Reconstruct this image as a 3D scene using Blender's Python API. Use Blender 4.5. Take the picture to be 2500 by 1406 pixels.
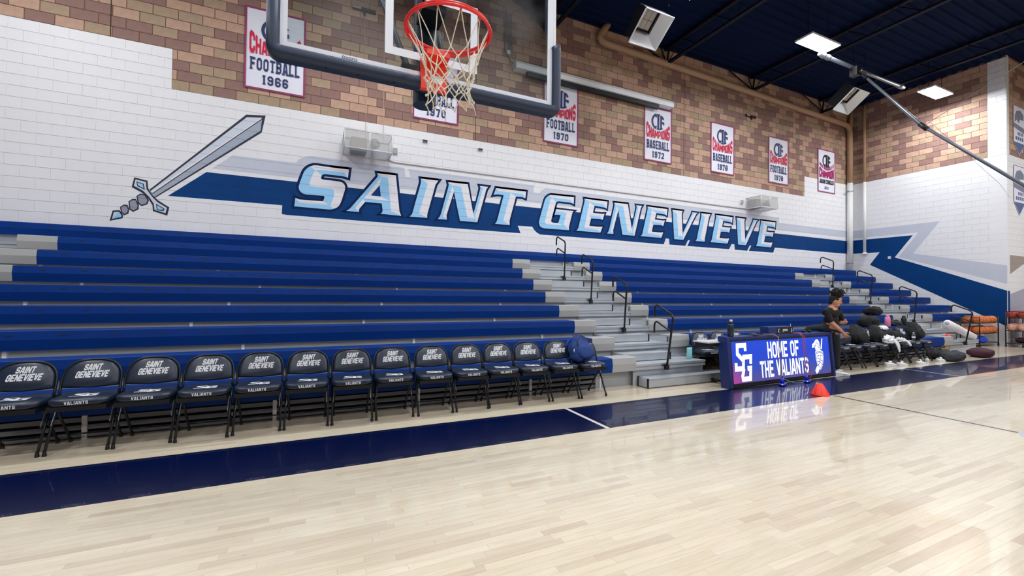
import bpy, bmesh, math, random
from mathutils import Vector, Matrix, noise
from mathutils.geometry import tessellate_polygon

# ------------------------------------------------------------------ scene, camera, light, exposure
random.seed(7)
SC = bpy.context.scene
COL = SC.collection
for o in list(bpy.data.objects):
    bpy.data.objects.remove(o)

FPX, YAW, PITCH, ROLL, CAMH = 1037.81, 0.427702, 0.0153498, 0.0113348, 1.5
def camera_axes():
    fwd = Vector((math.sin(YAW)*math.cos(PITCH), math.cos(YAW)*math.cos(PITCH), math.sin(PITCH)))
    rgt = Vector((math.cos(YAW), -math.sin(YAW), 0))
    up = rgt.cross(fwd)
    r2 = rgt*math.cos(ROLL) + up*math.sin(ROLL)
    u2 = -rgt*math.sin(ROLL) + up*math.cos(ROLL)
    return r2, u2, fwd
CR, CU, CF = camera_axes()
cam_d = bpy.data.cameras.new('camera'); cam = bpy.data.objects.new('camera', cam_d); COL.objects.link(cam)
cam_d.sensor_fit = 'HORIZONTAL'; cam_d.sensor_width = 36.0; cam_d.lens = FPX/2500.0*36.0
cam_d.clip_start = 0.05; cam_d.clip_end = 200
cam.matrix_world = Matrix(((CR.x, CU.x, -CF.x, 0), (CR.y, CU.y, -CF.y, 0), (CR.z, CU.z, -CF.z, CAMH), (0, 0, 0, 1)))
SC.camera = cam
def pix(p):                       # where a world point falls in the 2500x1406 frame (only used to pick the largest bricks and planks)
    d = Vector(p) - Vector((0, 0, CAMH)); z = d.dot(CF)
    if z <= 0.05: return None
    return (1250 + FPX*d.dot(CR)/z, 703 - FPX*d.dot(CU)/z)

w = bpy.data.worlds.new('world'); SC.world = w; w.use_nodes = True
w.node_tree.nodes['Background'].inputs[0].default_value = (0.75, 0.82, 1.0, 1)
w.node_tree.nodes['Background'].inputs[1].default_value = 0.03
SC.view_settings.view_transform = 'Standard'; SC.view_settings.look = 'None'
SC.view_settings.gamma = 1.0; SC.view_settings.use_curve_mapping = False
SC.view_settings.exposure = 0.12
SC.cycles.use_denoising = True
SC.cycles.max_bounces = 8
LIGHT_POWER = 150.0
# ceiling light panels (x, y): three fall inside the picture, the others stand over the rest of the court
LIGHTS = [(12.6, 7.2), (19.2, 7.2), (7.35, 7.2), (1.2, 7.2), (-5.0, 7.2)]
LIGHTS += [(x, y) for y in (1.6, -4.0, -9.6) for x in (-5.0, 1.2, 7.35, 13.2, 19.2, 25.2)]

# ------------------------------------------------------------------ materials
def lin(c):
    c /= 255.0
    return c/12.92 if c <= 0.04045 else ((c+0.055)/1.055)**2.4
def rgb(r, g, b): return (lin(r), lin(g), lin(b), 1)
M = {}
def mat(name, col, rough=0.6, metal=0.0, spec=0.5, coat=0.0, coat_r=0.1, emit=None, estr=0.0, var=0.0, nscale=3.0, bump=0.0, bscale=60.0, alpha=None):
    m = bpy.data.materials.new(name); m.use_nodes = True
    nt = m.node_tree; b = nt.nodes['Principled BSDF']
    b.inputs['Base Color'].default_value = rgb(*col)
    b.inputs['Roughness'].default_value = rough; b.inputs['Metallic'].default_value = metal
    b.inputs['Specular IOR Level'].default_value = spec
    b.inputs['Coat Weight'].default_value = coat; b.inputs['Coat Roughness'].default_value = coat_r
    if emit:
        b.inputs['Emission Color'].default_value = rgb(*emit); b.inputs['Emission Strength'].default_value = estr
    tc = None
    if var > 0:
        tc = nt.nodes.new('ShaderNodeTexCoord')
        n = nt.nodes.new('ShaderNodeTexNoise'); n.inputs['Scale'].default_value = nscale; n.inputs['Detail'].default_value = 5
        nt.links.new(tc.outputs['Object'], n.inputs['Vector'])
        mr = nt.nodes.new('ShaderNodeMapRange'); mr.inputs['From Min'].default_value = 0.25; mr.inputs['From Max'].default_value = 0.75
        mr.inputs['To Min'].default_value = 1-var; mr.inputs['To Max'].default_value = 1+var
        nt.links.new(n.outputs['Fac'], mr.inputs['Value'])
        mx = nt.nodes.new('ShaderNodeMix'); mx.data_type = 'RGBA'; mx.blend_type = 'MULTIPLY'; mx.inputs[0].default_value = 1
        mx.inputs[6].default_value = rgb(*col); nt.links.new(mr.outputs['Result'], mx.inputs[7])
        nt.links.new(mx.outputs[2], b.inputs['Base Color'])
    if bump > 0:
        tc = tc or nt.nodes.new('ShaderNodeTexCoord')
        n2 = nt.nodes.new('ShaderNodeTexNoise'); n2.inputs['Scale'].default_value = bscale; n2.inputs['Detail'].default_value = 3
        nt.links.new(tc.outputs['Object'], n2.inputs['Vector'])
        bp = nt.nodes.new('ShaderNodeBump'); bp.inputs['Strength'].default_value = bump; bp.inputs['Distance'].default_value = 0.01
        nt.links.new(n2.outputs['Fac'], bp.inputs['Height']); nt.links.new(bp.outputs['Normal'], b.inputs['Normal'])
    M[name] = m
    return m
mat('paint_white', (232, 233, 236), 0.55, var=0.02, nscale=1.2, bump=0.12, bscale=40)
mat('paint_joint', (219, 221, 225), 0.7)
mat('mural_navy', (3, 60, 120), 0.55, spec=0.12, var=0.10, nscale=2.5, bump=0.1, bscale=40)
mat('mural_outline', (4, 36, 82), 0.6, spec=0.12)
mat('mural_dark', (22, 30, 50), 0.5)
mat('mural_grey', (196, 202, 216), 0.55, var=0.02)
mat('mural_sky', (150, 206, 244), 0.5)
mat('mural_face', (232, 231, 236), 0.5)
mat('sword_light', (205, 213, 226), 0.5)
mat('sword_mid', (160, 170, 188), 0.5)
mat('sword_grip', (148, 152, 168), 0.5)
mat('taupe', (158, 148, 142), 0.6)
mat('lavender', (170, 172, 186), 0.6)
mat('brick_tan', (188, 155, 134), 0.85, var=0.10, nscale=9, bump=0.5, bscale=90)
mat('brick_olive', (168, 146, 122), 0.85, var=0.10, nscale=9, bump=0.5, bscale=90)
mat('brick_brown', (144, 113, 105), 0.85, var=0.10, nscale=9, bump=0.5, bscale=90)
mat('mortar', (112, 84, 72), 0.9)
mat('joint_dark', (60, 45, 40), 0.9)
mat('deck_dark', (5, 22, 54), 0.8, spec=0.1, var=0.15, nscale=1.5)
mat('steel_black', (6, 12, 28), 0.6, spec=0.2)
mat('pipe_tan', (176, 142, 112), 0.55)
mat('pipe_white', (226, 226, 224), 0.5)
mat('galv', (150, 155, 160), 0.35, metal=0.7)
mat('steel_grey', (110, 115, 125), 0.4, metal=0.6)
mat('white_metal', (228, 230, 232), 0.4)
mat('reflector', (215, 218, 222), 0.28, metal=0.6)
mat('ceramic', (176, 170, 160), 0.8)
mat('black', (14, 15, 18), 0.5)
mat('black_matte', (9, 10, 12), 0.8)
mat('seat_blue', (1, 50, 124), 0.5, spec=0.14, var=0.05, nscale=2)
mat('slot_dark', (4, 22, 58), 0.7)
mat('cap_grey', (166, 167, 167), 0.5, var=0.04)
mat('alu', (190, 197, 204), 0.38, metal=0.45, var=0.04, nscale=4)
mat('deck_grey', (172, 177, 183), 0.5, metal=0.2, var=0.05)
mat('skirt_grey', (118, 123, 130), 0.55)
mat('riser_grey', (176, 181, 188), 0.55, metal=0.1)
mat('vinyl', (22, 36, 56), 0.36, spec=0.6, var=0.06, bump=0.12, bscale=25)
mat('chair_black', (22, 25, 31), 0.4, metal=0.25)
mat('print_white', (225, 227, 232), 0.55)
mat('pad_navy', (20, 38, 66), 0.5, bump=0.08, bscale=200)
mat('rim_red', (226, 34, 38), 0.35, spec=0.6)
mat('bracket_orange', (236, 62, 32), 0.4)
mat('net', (222, 216, 202), 0.8)
mat('board_white', (222, 228, 240), 0.35)
mat('banner_white', (226, 228, 240), 0.7)
mat('banner_trim', (150, 48, 100), 0.7)
mat('banner_red', (206, 18, 66), 0.7)
mat('banner_magenta', (160, 14, 96), 0.7)
mat('banner_navy', (40, 54, 104), 0.7)
mat('pennant_grey', (120, 128, 148), 0.7)
mat('pennant_blue', (86, 104, 146), 0.7)
mat('case_blue', (14, 40, 104), 0.42)
mat('case_dark', (12, 16, 26), 0.45)
mat('table_top', (196, 200, 206), 0.5)
mat('backpack_blue', (14, 52, 118), 0.75, var=0.12, nscale=14, bump=0.2, bscale=30)
mat('fabric_black', (13, 14, 17), 0.85, var=0.2, nscale=10, bump=0.4, bscale=18)
mat('fabric_charcoal', (46, 50, 54), 0.85, var=0.2, nscale=10, bump=0.3, bscale=18)
mat('fabric_maroon', (58, 12, 34), 0.8, var=0.2, nscale=10, bump=0.3, bscale=18)
mat('fabric_white', (224, 226, 230), 0.85, bump=0.3, bscale=18)
mat('fabric_royal', (20, 62, 190), 0.8, bump=0.3, bscale=18)
mat('cone_orange', (250, 54, 34), 0.45)
mat('cyan_bottle', (142, 214, 222), 0.4)
mat('pink', (240, 140, 176), 0.4)
mat('dark_bottle', (20, 42, 60), 0.35)
mat('paper_white', (236, 236, 238), 0.7)
mat('wire_red', (190, 70, 84), 0.5)
mat('wire_tan', (196, 160, 140), 0.5)
mat('wire_blue', (120, 170, 200), 0.5)
mat('plug_blue', (18, 40, 190), 0.35)
mat('ball_orange', (206, 112, 54), 0.6, bump=0.2, bscale=140)
mat('ball_red', (168, 60, 54), 0.6, bump=0.2, bscale=140)
mat('ball_pale', (226, 172, 150), 0.6)
mat('ball_seam', (24, 20, 20), 0.7)
mat('skin', (196, 138, 112), 0.5)
mat('skin_dark', (120, 62, 56), 0.5)
mat('hair', (14, 11, 11), 0.75, bump=0.9, bscale=70)
mat('shirt', (10, 11, 14), 0.85, bump=0.2, bscale=12)
mat('pants', (24, 34, 40), 0.85, bump=0.2, bscale=12)
mat('shoe_white', (228, 230, 234), 0.55)
mat('shoe_sole', (205, 207, 210), 0.6)
mat('court_line_white', (226, 220, 216), 0.25, coat=0.6, coat_r=0.06)
mat('court_line_black', (34, 26, 22), 0.25, coat=0.6, coat_r=0.06)
mat('lens_glass', (170, 175, 175), 0.2)
mat('panel_glow', (255, 255, 255), 0.5, emit=(246, 248, 255), estr=26.0)
mat('water', (205, 215, 225), 0.1)
mat('bean', (150, 150, 100), 0.8)

def court_blue():
    m = mat('court_blue', (0, 10, 54), 0.3, spec=0.2, coat=0.0)
    b = m.node_tree.nodes['Principled BSDF']; nt = m.node_tree
    b.inputs['Coat Weight'].default_value = 0.55; b.inputs['Coat Roughness'].default_value = 0.03
    return m
court_blue()

def maple(name, source):
    """polished maple strip; 'source' gives each strip its own tone (object random or a face colour attribute)"""
    m = bpy.data.materials.new(name); m.use_nodes = True; nt = m.node_tree; b = nt.nodes['Principled BSDF']
    if source == 'object':
        s = nt.nodes.new('ShaderNodeObjectInfo'); val = s.outputs['Random']
    else:
        s = nt.nodes.new('ShaderNodeAttribute'); s.attribute_name = 'tone'; val = s.outputs['Fac']
    geo = nt.nodes.new('ShaderNodeNewGeometry')
    mp = nt.nodes.new('ShaderNodeMapping'); mp.inputs['Scale'].default_value = (2.2, 30.0, 1.0)
    nt.links.new(geo.outputs['Position'], mp.inputs['Vector'])
    sc = nt.nodes.new('ShaderNodeMath'); sc.operation = 'MULTIPLY'; sc.inputs[1].default_value = 91.7
    nt.links.new(val, sc.inputs[0])
    n = nt.nodes.new('ShaderNodeTexNoise'); n.noise_dimensions = '4D'; n.inputs['Scale'].default_value = 1.6; n.inputs['Detail'].default_value = 6; n.inputs['Distortion'].default_value = 0.6
    nt.links.new(mp.outputs['Vector'], n.inputs['Vector']); nt.links.new(sc.outputs[0], n.inputs['W'])
    r1 = nt.nodes.new('ShaderNodeValToRGB'); e = r1.color_ramp.elements
    e[0].position = 0.0; e[0].color = rgb(200, 184, 160); e[1].position = 1.0; e[1].color = rgb(224, 213, 189)
    for p, c in ((0.08, (208, 193, 170)), (0.25, (214, 201, 175)), (0.6, (222, 211, 187)), (0.8, (216, 203, 179))):
        x = e.new(p); x.color = rgb(*c)
    nt.links.new(val, r1.inputs['Fac'])
    r2 = nt.nodes.new('ShaderNodeValToRGB'); e = r2.color_ramp.elements
    e[0].position = 0.25; e[0].color = (0.80, 0.74, 0.67, 1); e[1].position = 0.55; e[1].color = (1, 1, 1, 1)
    nt.links.new(n.outputs['Fac'], r2.inputs['Fac'])
    mx = nt.nodes.new('ShaderNodeMix'); mx.data_type = 'RGBA'; mx.blend_type = 'MULTIPLY'; mx.inputs[0].default_value = 0.6
    nt.links.new(r1.outputs['Color'], mx.inputs[6]); nt.links.new(r2.outputs['Color'], mx.inputs[7])
    # sparse dark mineral streaks
    mp2 = nt.nodes.new('ShaderNodeMapping'); mp2.inputs['Scale'].default_value = (3.0, 16.0, 1.0)
    nt.links.new(geo.outputs['Position'], mp2.inputs['Vector'])
    n2 = nt.nodes.new('ShaderNodeTexNoise'); n2.noise_dimensions = '4D'; n2.inputs['Scale'].default_value = 2.3; n2.inputs['Detail'].default_value = 2
    nt.links.new(mp2.outputs['Vector'], n2.inputs['Vector']); nt.links.new(sc.outputs[0], n2.inputs['W'])
    r3 = nt.nodes.new('ShaderNodeValToRGB'); e = r3.color_ramp.elements
    e[0].position = 0.745; e[0].color = (1, 1, 1, 1); e[1].position = 0.80; e[1].color = (0.45, 0.36, 0.28, 1)
    nt.links.new(n2.outputs['Fac'], r3.inputs['Fac'])
    mx2 = nt.nodes.new('ShaderNodeMix'); mx2.data_type = 'RGBA'; mx2.blend_type = 'MULTIPLY'; mx2.inputs[0].default_value = 1
    nt.links.new(mx.outputs[2], mx2.inputs[6]); nt.links.new(r3.outputs['Color'], mx2.inputs[7])
    nt.links.new(mx2.outputs[2], b.inputs['Base Color'])
    b.inputs['Roughness'].default_value = 0.32; b.inputs['Coat Weight'].default_value = 0.75; b.inputs['Coat Roughness'].default_value = 0.045
    M[name] = m
maple('maple_strip', 'object'); maple('maple_bulk', 'attr')
mat('floor_gap', (150, 122, 90), 0.5)

def glass(name, tint=(235, 240, 240), dirt=0.10):
    m = bpy.data.materials.new(name); m.use_nodes = True; nt = m.node_tree
    b = nt.nodes['Principled BSDF']; out = nt.nodes['Material Output']
    tr = nt.nodes.new('ShaderNodeBsdfTransparent'); tr.inputs[0].default_value = rgb(*tint)
    gl = nt.nodes.new('ShaderNodeBsdfGlossy'); gl.inputs['Roughness'].default_value = 0.02; gl.inputs[0].default_value = (1, 1, 1, 1)
    fr = nt.nodes.new('ShaderNodeFresnel'); fr.inputs['IOR'].default_value = 1.5
    m1 = nt.nodes.new('ShaderNodeMixShader'); nt.links.new(fr.outputs[0], m1.inputs[0]); nt.links.new(tr.outputs[0], m1.inputs[1]); nt.links.new(gl.outputs[0], m1.inputs[2])
    df = nt.nodes.new('ShaderNodeBsdfDiffuse'); df.inputs[0].default_value = rgb(170, 172, 175)
    tc = nt.nodes.new('ShaderNodeTexCoord'); n = nt.nodes.new('ShaderNodeTexNoise'); n.inputs['Scale'].default_value = 2.2; n.inputs['Detail'].default_value = 4
    nt.links.new(tc.outputs['Object'], n.inputs['Vector'])
    mr = nt.nodes.new('ShaderNodeMapRange'); mr.inputs['From Min'].default_value = 0.4; mr.inputs['From Max'].default_value = 0.75; mr.inputs['To Min'].default_value = 0.0; mr.inputs['To Max'].default_value = dirt
    nt.links.new(n.outputs['Fac'], mr.inputs['Value'])
    m2 = nt.nodes.new('ShaderNodeMixShader'); nt.links.new(mr.outputs['Result'], m2.inputs[0]); nt.links.new(m1.outputs[0], m2.inputs[1]); nt.links.new(df.outputs[0], m2.inputs[2])
    nt.links.new(m2.outputs[0], out.inputs['Surface']); nt.nodes.remove(b)
    M[name] = m
glass('board_glass', dirt=0.16)
glass('clear_plastic', (225, 232, 236), 0.25)

def mesh_wire():
    """fine woven wire: a lattice of thin wires with open gaps"""
    m = bpy.data.materials.new('wire_mesh'); m.use_nodes = True; nt = m.node_tree
    b = nt.nodes['Principled BSDF']; out = nt.nodes['Material Output']
    b.inputs['Base Color'].default_value = rgb(205, 206, 204); b.inputs['Roughness'].default_value = 0.5
    tr = nt.nodes.new('ShaderNodeBsdfTransparent'); mx = nt.nodes.new('ShaderNodeMixShader'); mx.inputs[0].default_value = 0.25
    nt.links.new(tr.outputs[0], mx.inputs[1]); nt.links.new(b.outputs[0], mx.inputs[2]); nt.links.new(mx.outputs[0], out.inputs['Surface'])
    M['wire_mesh'] = m
mesh_wire()

def screen_material():
    """the lit front of the scorer's table: blue print fading to violet and pink at its lower corner"""
    m = bpy.data.materials.new('lit_screen'); m.use_nodes = True; nt = m.node_tree; b = nt.nodes['Principled BSDF']
    tc = nt.nodes.new('ShaderNodeTexCoord'); sx = nt.nodes.new('ShaderNodeSeparateXYZ'); nt.links.new(tc.outputs['Object'], sx.inputs[0])
    mr = nt.nodes.new('ShaderNodeMapRange'); mr.inputs['From Min'].default_value = 0.05; mr.inputs['From Max'].default_value = 0.78
    nt.links.new(sx.outputs['Z'], mr.inputs['Value'])
    r = nt.nodes.new('ShaderNodeValToRGB'); e = r.color_ramp.elements
    e[0].position = 0.0; e[0].color = rgb(92, 84, 150); e[1].position = 1.0; e[1].color = rgb(22, 78, 226)
    x = e.new(0.35); x.color = rgb(44, 78, 190); x = e.new(0.6); x.color = rgb(20, 70, 216)
    nt.links.new(mr.outputs['Result'], r.inputs['Fac'])
    # pink glow of the print in the lower left corner
    vm = nt.nodes.new('ShaderNodeVectorMath'); vm.operation = 'DISTANCE'; vm.inputs[1].default_value = (0.12, 0, 0.04)
    nt.links.new(tc.outputs['Object'], vm.inputs[0])
    m2 = nt.nodes.new('ShaderNodeMapRange'); m2.inputs['From Min'].default_value = 0.0; m2.inputs['From Max'].default_value = 0.42; m2.inputs['To Min'].default_value = 1; m2.inputs['To Max'].default_value = 0
    nt.links.new(vm.outputs['Value'], m2.inputs['Value'])
    mx = nt.nodes.new('ShaderNodeMix'); mx.data_type = 'RGBA'; nt.links.new(m2.outputs['Result'], mx.inputs[0])
    nt.links.new(r.outputs['Color'], mx.inputs[6]); mx.inputs[7].default_value = rgb(190, 70, 160)
    nt.links.new(mx.outputs[2], b.inputs['Emission Color']); b.inputs['Emission Strength'].default_value = 0.85
    b.inputs['Base Color'].default_value = rgb(10, 14, 40); b.inputs['Roughness'].default_value = 0.3
    M['lit_screen'] = m
screen_material()
mat('lit_letter', (235, 238, 245), 0.5, emit=(240, 243, 252), estr=0.85)
mat('lit_ink', (40, 60, 150), 0.5, emit=(52, 70, 160), estr=0.6)

# ------------------------------------------------------------------ mesh helpers
class MB:
    def __init__(s): s.v = []; s.f = []; s.m = []; s.tone = []
    def add(s, vs, fs, mi=0):
        n = len(s.v); s.v += [tuple(p) for p in vs]
        for f in fs: s.f.append(tuple(i+n for i in f)); s.m.append(mi)
        return s
    def box(s, x0, x1, y0, y1, z0, z1, mi=0):
        return s.add([(x0,y0,z0),(x1,y0,z0),(x1,y1,z0),(x0,y1,z0),(x0,y0,z1),(x1,y0,z1),(x1,y1,z1),(x0,y1,z1)],
                     [(0,3,2,1),(4,5,6,7),(0,1,5,4),(1,2,6,5),(2,3,7,6),(3,0,4,7)], mi)
    def obox(s, c, ax, half, mi=0):
        c = Vector(c); a, b, d = [Vector(v).normalized()*h for v, h in zip(ax, half)]
        P = [c+a*i+b*j+d*k for k in (-1, 1) for j, i in ((-1,-1),(-1,1),(1,1),(1,-1))]
        return s.add(P, [(0,3,2,1),(4,5,6,7),(0,1,5,4),(1,2,6,5),(2,3,7,6),(3,0,4,7)], mi)
    def extrude_yz(s, prof, x0, x1, mi=0):      # prof: [(y,z)...] closed, extruded along x
        n = len(prof)
        vs = [(x0, y, z) for y, z in prof] + [(x1, y, z) for y, z in prof]
        fs = [(i, (i+1) % n, n+(i+1) % n, n+i) for i in range(n)] + [tuple(range(n-1, -1, -1)), tuple(range(n, 2*n))]
        return s.add(vs, fs, mi)
    def tube(s, pts, r, seg=8, mi=0, closed=False, cap=True):
        pts = [Vector(p) for p in pts]; n = len(pts); rs = r if isinstance(r, (list, tuple)) else [r]*n
        rings = []; prev = None
        for i, p in enumerate(pts):
            if closed: t = (pts[(i+1) % n]-pts[i-1])
            else: t = (pts[min(i+1, n-1)]-pts[max(i-1, 0)])
            if t.length < 1e-9: t = Vector((0, 0, 1))
            t.normalize()
            if prev is None:
                a = Vector((0, 0, 1)) if abs(t.z) < 0.9 else Vector((1, 0, 0))
                u = t.cross(a).normalized()
            else:
                u = prev - t*prev.dot(t)
                u = u.normalized() if u.length > 1e-6 else t.orthogonal().normalized()
            prev = u; v = t.cross(u)
            rings.append([p + (u*math.cos(2*math.pi*k/seg) + v*math.sin(2*math.pi*k/seg))*rs[i] for k in range(seg)])
        vs = [q for rg in rings for q in rg]; fs = []
        for i in range(n if closed else n-1):
            j = (i+1) % n
            for k in range(seg): fs.append((i*seg+k, i*seg+(k+1) % seg, j*seg+(k+1) % seg, j*seg+k))
        if cap and not closed:
            fs.append(tuple(range(seg-1, -1, -1))); fs.append(tuple(range((n-1)*seg, n*seg)))
        return s.add(vs, fs, mi)
    def lathe(s, prof, c, seg=16, axis='z', mi=0):       # prof [(r, h)]
        c = Vector(c); n = len(prof); vs = []
        for r, h in prof:
            for k in range(seg):
                a = 2*math.pi*k/seg; x, y = r*math.cos(a), r*math.sin(a)
                vs.append(c + (Vector((x, y, h)) if axis == 'z' else Vector((x, h, y)) if axis == 'y' else Vector((h, x, y))))
        fs = []
        for i in range(n-1):
            for k in range(seg): fs.append((i*seg+k, i*seg+(k+1) % seg, (i+1)*seg+(k+1) % seg, (i+1)*seg+k))
        fs.append(tuple(range(seg-1, -1, -1))); fs.append(tuple(range((n-1)*seg, n*seg)))
        return s.add(vs, fs, mi)
    def blob(s, c, half, e=2.6, nu=20, nv=12, amp=0.0, freq=3.0, flat=None, rot=None, seed=0.0, mi=0, taper=0.0):
        """rounded lump (superellipsoid) with soft wrinkles; flat = height below which it is pressed flat"""
        c = Vector(c); vs = []
        def sp(v, p): return math.copysign(abs(v)**p, v)
        for j in range(nv+1):
            ph = -math.pi/2 + math.pi*j/nv
            for i in range(nu):
                th = 2*math.pi*i/nu
                p = Vector((sp(math.cos(ph), 2/e)*sp(math.cos(th), 2/e), sp(math.cos(ph), 2/e)*sp(math.sin(th), 2/e), sp(math.sin(ph), 2/e)))
                k = 1 - taper*max(0, p.z)
                q = Vector((p.x*half[0]*k, p.y*half[1]*k, p.z*half[2]))
                if amp: q += q.normalized()*amp*(noise.noise(Vector((p.x*freq+seed, p.y*freq-seed, p.z*freq+2*seed)))+0.45*noise.noise(Vector((p.x*freq*2.9-seed, p.y*freq*2.9+seed, p.z*freq*2.9))))
                if flat is not None and q.z < flat: q.z = flat
                vs.append(c + ((rot @ q) if rot else q))
        fs = [(j*nu+i, j*nu+(i+1) % nu, (j+1)*nu+(i+1) % nu, (j+1)*nu+i) for j in range(nv) for i in range(nu)]
        return s.add(vs, fs, mi)
    def mesh(s, name, mats, smooth=False):
        me = bpy.data.meshes.new(name); me.from_pydata(s.v, [], s.f)
        for m in mats: me.materials.append(M[m])
        if any(s.m): me.polygons.foreach_set('material_index', s.m)
        if smooth: me.polygons.foreach_set('use_smooth', [True]*len(s.f))
        me.validate(); me.update()
        return me

def link(name, me, parent=None, loc=None, rz=0.0):
    o = bpy.data.objects.new(name, me); COL.objects.link(o)
    if parent is not None: o.parent = parent
    if loc is not None: o.location = loc
    if rz: o.rotation_euler = (0, 0, rz)
    return o
def part(name, mb, m, parent=None, smooth=False, loc=None, rz=0.0):
    return link(name, mb.mesh(name, [m] if isinstance(m, str) else m, smooth), parent, loc, rz)
def smooth_mod(o, lv=1, angle=None):
    s = o.modifiers.new('subdivision', 'SUBSURF'); s.levels = lv; s.render_levels = lv; return o
def bevel_mod(o, wd=0.005, seg=2):
    b = o.modifiers.new('bevel', 'BEVEL'); b.width = wd; b.segments = seg; b.limit_method = 'ANGLE'; return o
def tag(o, label, cat, group=None):
    o['label'] = label; o['category'] = cat
    if group: o['group'] = group
    return o
def thing(name, label, cat, loc=(0, 0, 0), rz=0.0, group=None):
    o = bpy.data.objects.new(name, None); COL.objects.link(o); o.empty_display_size = 0.1
    o.location = loc; o.rotation_euler = (0, 0, rz)
    return tag(o, label, cat, group)
def struct(o): o['kind'] = 'structure'; return o
def copy_tree(root, loc, rz=0.0, label=None, cat=None, group=None):
    def cp(o, par):
        c = o.copy(); COL.objects.link(c)
        if par is not None: c.parent = par
        for ch in o.children: cp(ch, c)
        return c
    r = cp(root, None); r.location = loc; r.rotation_euler = (0, 0, rz)
    if label: r['label'] = label
    if group: r['group'] = group
    return r

# ------------------------------------------------------------------ block lettering (strokes with cut corners)
l_, r_, b_, t_, m_, c_ = 0.6, 3.4, 0.6, 5.4, 3.0, 0.7
GL = {
 'O': (4, [[(l_+c_,b_),(r_-c_,b_),(r_,b_+c_),(r_,t_-c_),(r_-c_,t_),(l_+c_,t_),(l_,t_-c_),(l_,b_+c_),(l_+c_,b_),(r_-c_,b_)]]),
 'A': (4, [[(0.45,0),(1.5,5.6)],[(3.55,0),(2.5,5.6)],[(0.9,1.7),(3.1,1.7)],[(1.2,5.5),(2.8,5.5)]]),
 'B': (4, [[(l_,0),(l_,6)],[(l_,t_),(r_-c_,t_),(r_,t_-c_),(r_,m_+.6),(r_-.5,m_),(l_,m_)],[(r_-.5,m_),(r_,m_-.6),(r_,b_+c_),(r_-c_,b_),(l_,b_)]]),
 'C': (4, [[(r_,t_-1.6),(r_,t_-c_),(r_-c_,t_),(l_+c_,t_),(l_,t_-c_),(l_,b_+c_),(l_+c_,b_),(r_-c_,b_),(r_,b_+c_),(r_,b_+1.6)]]),
 'D': (4, [[(l_,0),(l_,6)],[(l_,t_),(r_-c_,t_),(r_,t_-c_),(r_,b_+c_),(r_-c_,b_),(l_,b_)]]),
 'E': (3.8, [[(l_,0),(l_,6)],[(l_,t_),(3.7,t_)],[(l_,m_),(3.2,m_)],[(l_,b_),(3.7,b_)]]),
 'F': (3.7, [[(l_,0),(l_,6)],[(l_,t_),(3.7,t_)],[(l_,m_),(3.2,m_)]]),
 'G': (4, [[(r_,t_-1.4),(r_,t_-c_),(r_-c_,t_),(l_+c_,t_),(l_,t_-c_),(l_,b_+c_),(l_+c_,b_),(r_-c_,b_),(r_,b_+c_),(r_,m_),(2,m_)]]),
 'H': (4, [[(l_,0),(l_,6)],[(r_,0),(r_,6)],[(l_,m_),(r_,m_)]]),
 'I': (1.3, [[(.65,0),(.65,6)]]),
 'J': (4, [[(r_,6),(r_,b_+c_),(r_-c_,b_),(l_+c_,b_),(l_,b_+c_),(l_,2)]]),
 'L': (3.6, [[(l_,0),(l_,6)],[(l_,b_),(3.6,b_)]]),
 'M': (5.2, [[(l_,0),(l_,6)],[(4.6,0),(4.6,6)],[(.8,5.6),(2.6,1.8)],[(4.4,5.6),(2.6,1.8)]]),
 'N': (4.2, [[(l_,0),(l_,6)],[(3.6,0),(3.6,6)],[(.75,5.6),(3.45,.4)]]),
 'P': (4, [[(l_,0),(l_,6)],[(l_,t_),(r_-c_,t_),(r_,t_-c_),(r_,m_),(r_-c_,m_-c_),(l_,m_-c_)]]),
 'R': (4, [[(l_,0),(l_,6)],[(l_,t_),(r_-c_,t_),(r_,t_-c_),(r_,m_),(r_-c_,m_-c_),(l_,m_-c_)],[(2,m_-c_),(r_,0)]]),
 'S': (4, [[(r_,t_-1.3),(r_,t_-c_),(r_-c_,t_),(l_+c_,t_),(l_,t_-c_),(l_,m_+.5),(l_+.6,m_),(r_-.6,m_),(r_,m_-.5),(r_,b_+c_),(r_-c_,b_),(l_+c_,b_),(l_,b_+c_),(l_,b_+1.3)]]),
 'T': (3.8, [[(1.9,0),(1.9,t_)],[(0,t_),(3.8,t_)]]),
 'U': (4, [[(l_,6),(l_,b_+c_),(l_+c_,b_),(r_-c_,b_),(r_,b_+c_),(r_,6)]]),
 'V': (4, [[(.45,6),(1.9,.4)],[(3.55,6),(2.1,.4)]]),
 '1': (2.6, [[(1.5,0),(1.5,6)],[(.5,4.7),(1.5,5.5)]]),
 '2': (4, [[(l_,t_-1.2),(l_,t_-c_),(l_+c_,t_),(r_-c_,t_),(r_,t_-c_),(r_,m_+.4),(l_,b_),(3.9,b_)]]),
 '3': (4, [[(l_,t_-.9),(l_+c_,t_),(r_-c_,t_),(r_,t_-c_),(r_,m_+.5),(r_-.5,m_),(1.6,m_)],[(r_-.5,m_),(r_,m_-.5),(r_,b_+c_),(r_-c_,b_),(l_+c_,b_),(l_,b_+.9)]]),
 '6': (4, [[(r_,t_-1.3),(r_,t_-c_),(r_-c_,t_),(l_+c_,t_),(l_,t_-c_),(l_,b_+c_),(l_+c_,b_),(r_-c_,b_),(r_,b_+c_),(r_,m_-c_),(r_-c_,m_),(l_,m_)]]),
 '7': (4, [[(0,t_),(r_,t_),(1.7,0)]]),
 '9': (4, [[(l_,b_+1.3),(l_,b_+c_),(l_+c_,b_),(r_-c_,b_),(r_,b_+c_),(r_,t_-c_),(r_-c_,t_),(l_+c_,t_),(l_,t_-c_),(l_,m_+c_),(l_+c_,m_),(r_,m_)]]),
}
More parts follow.
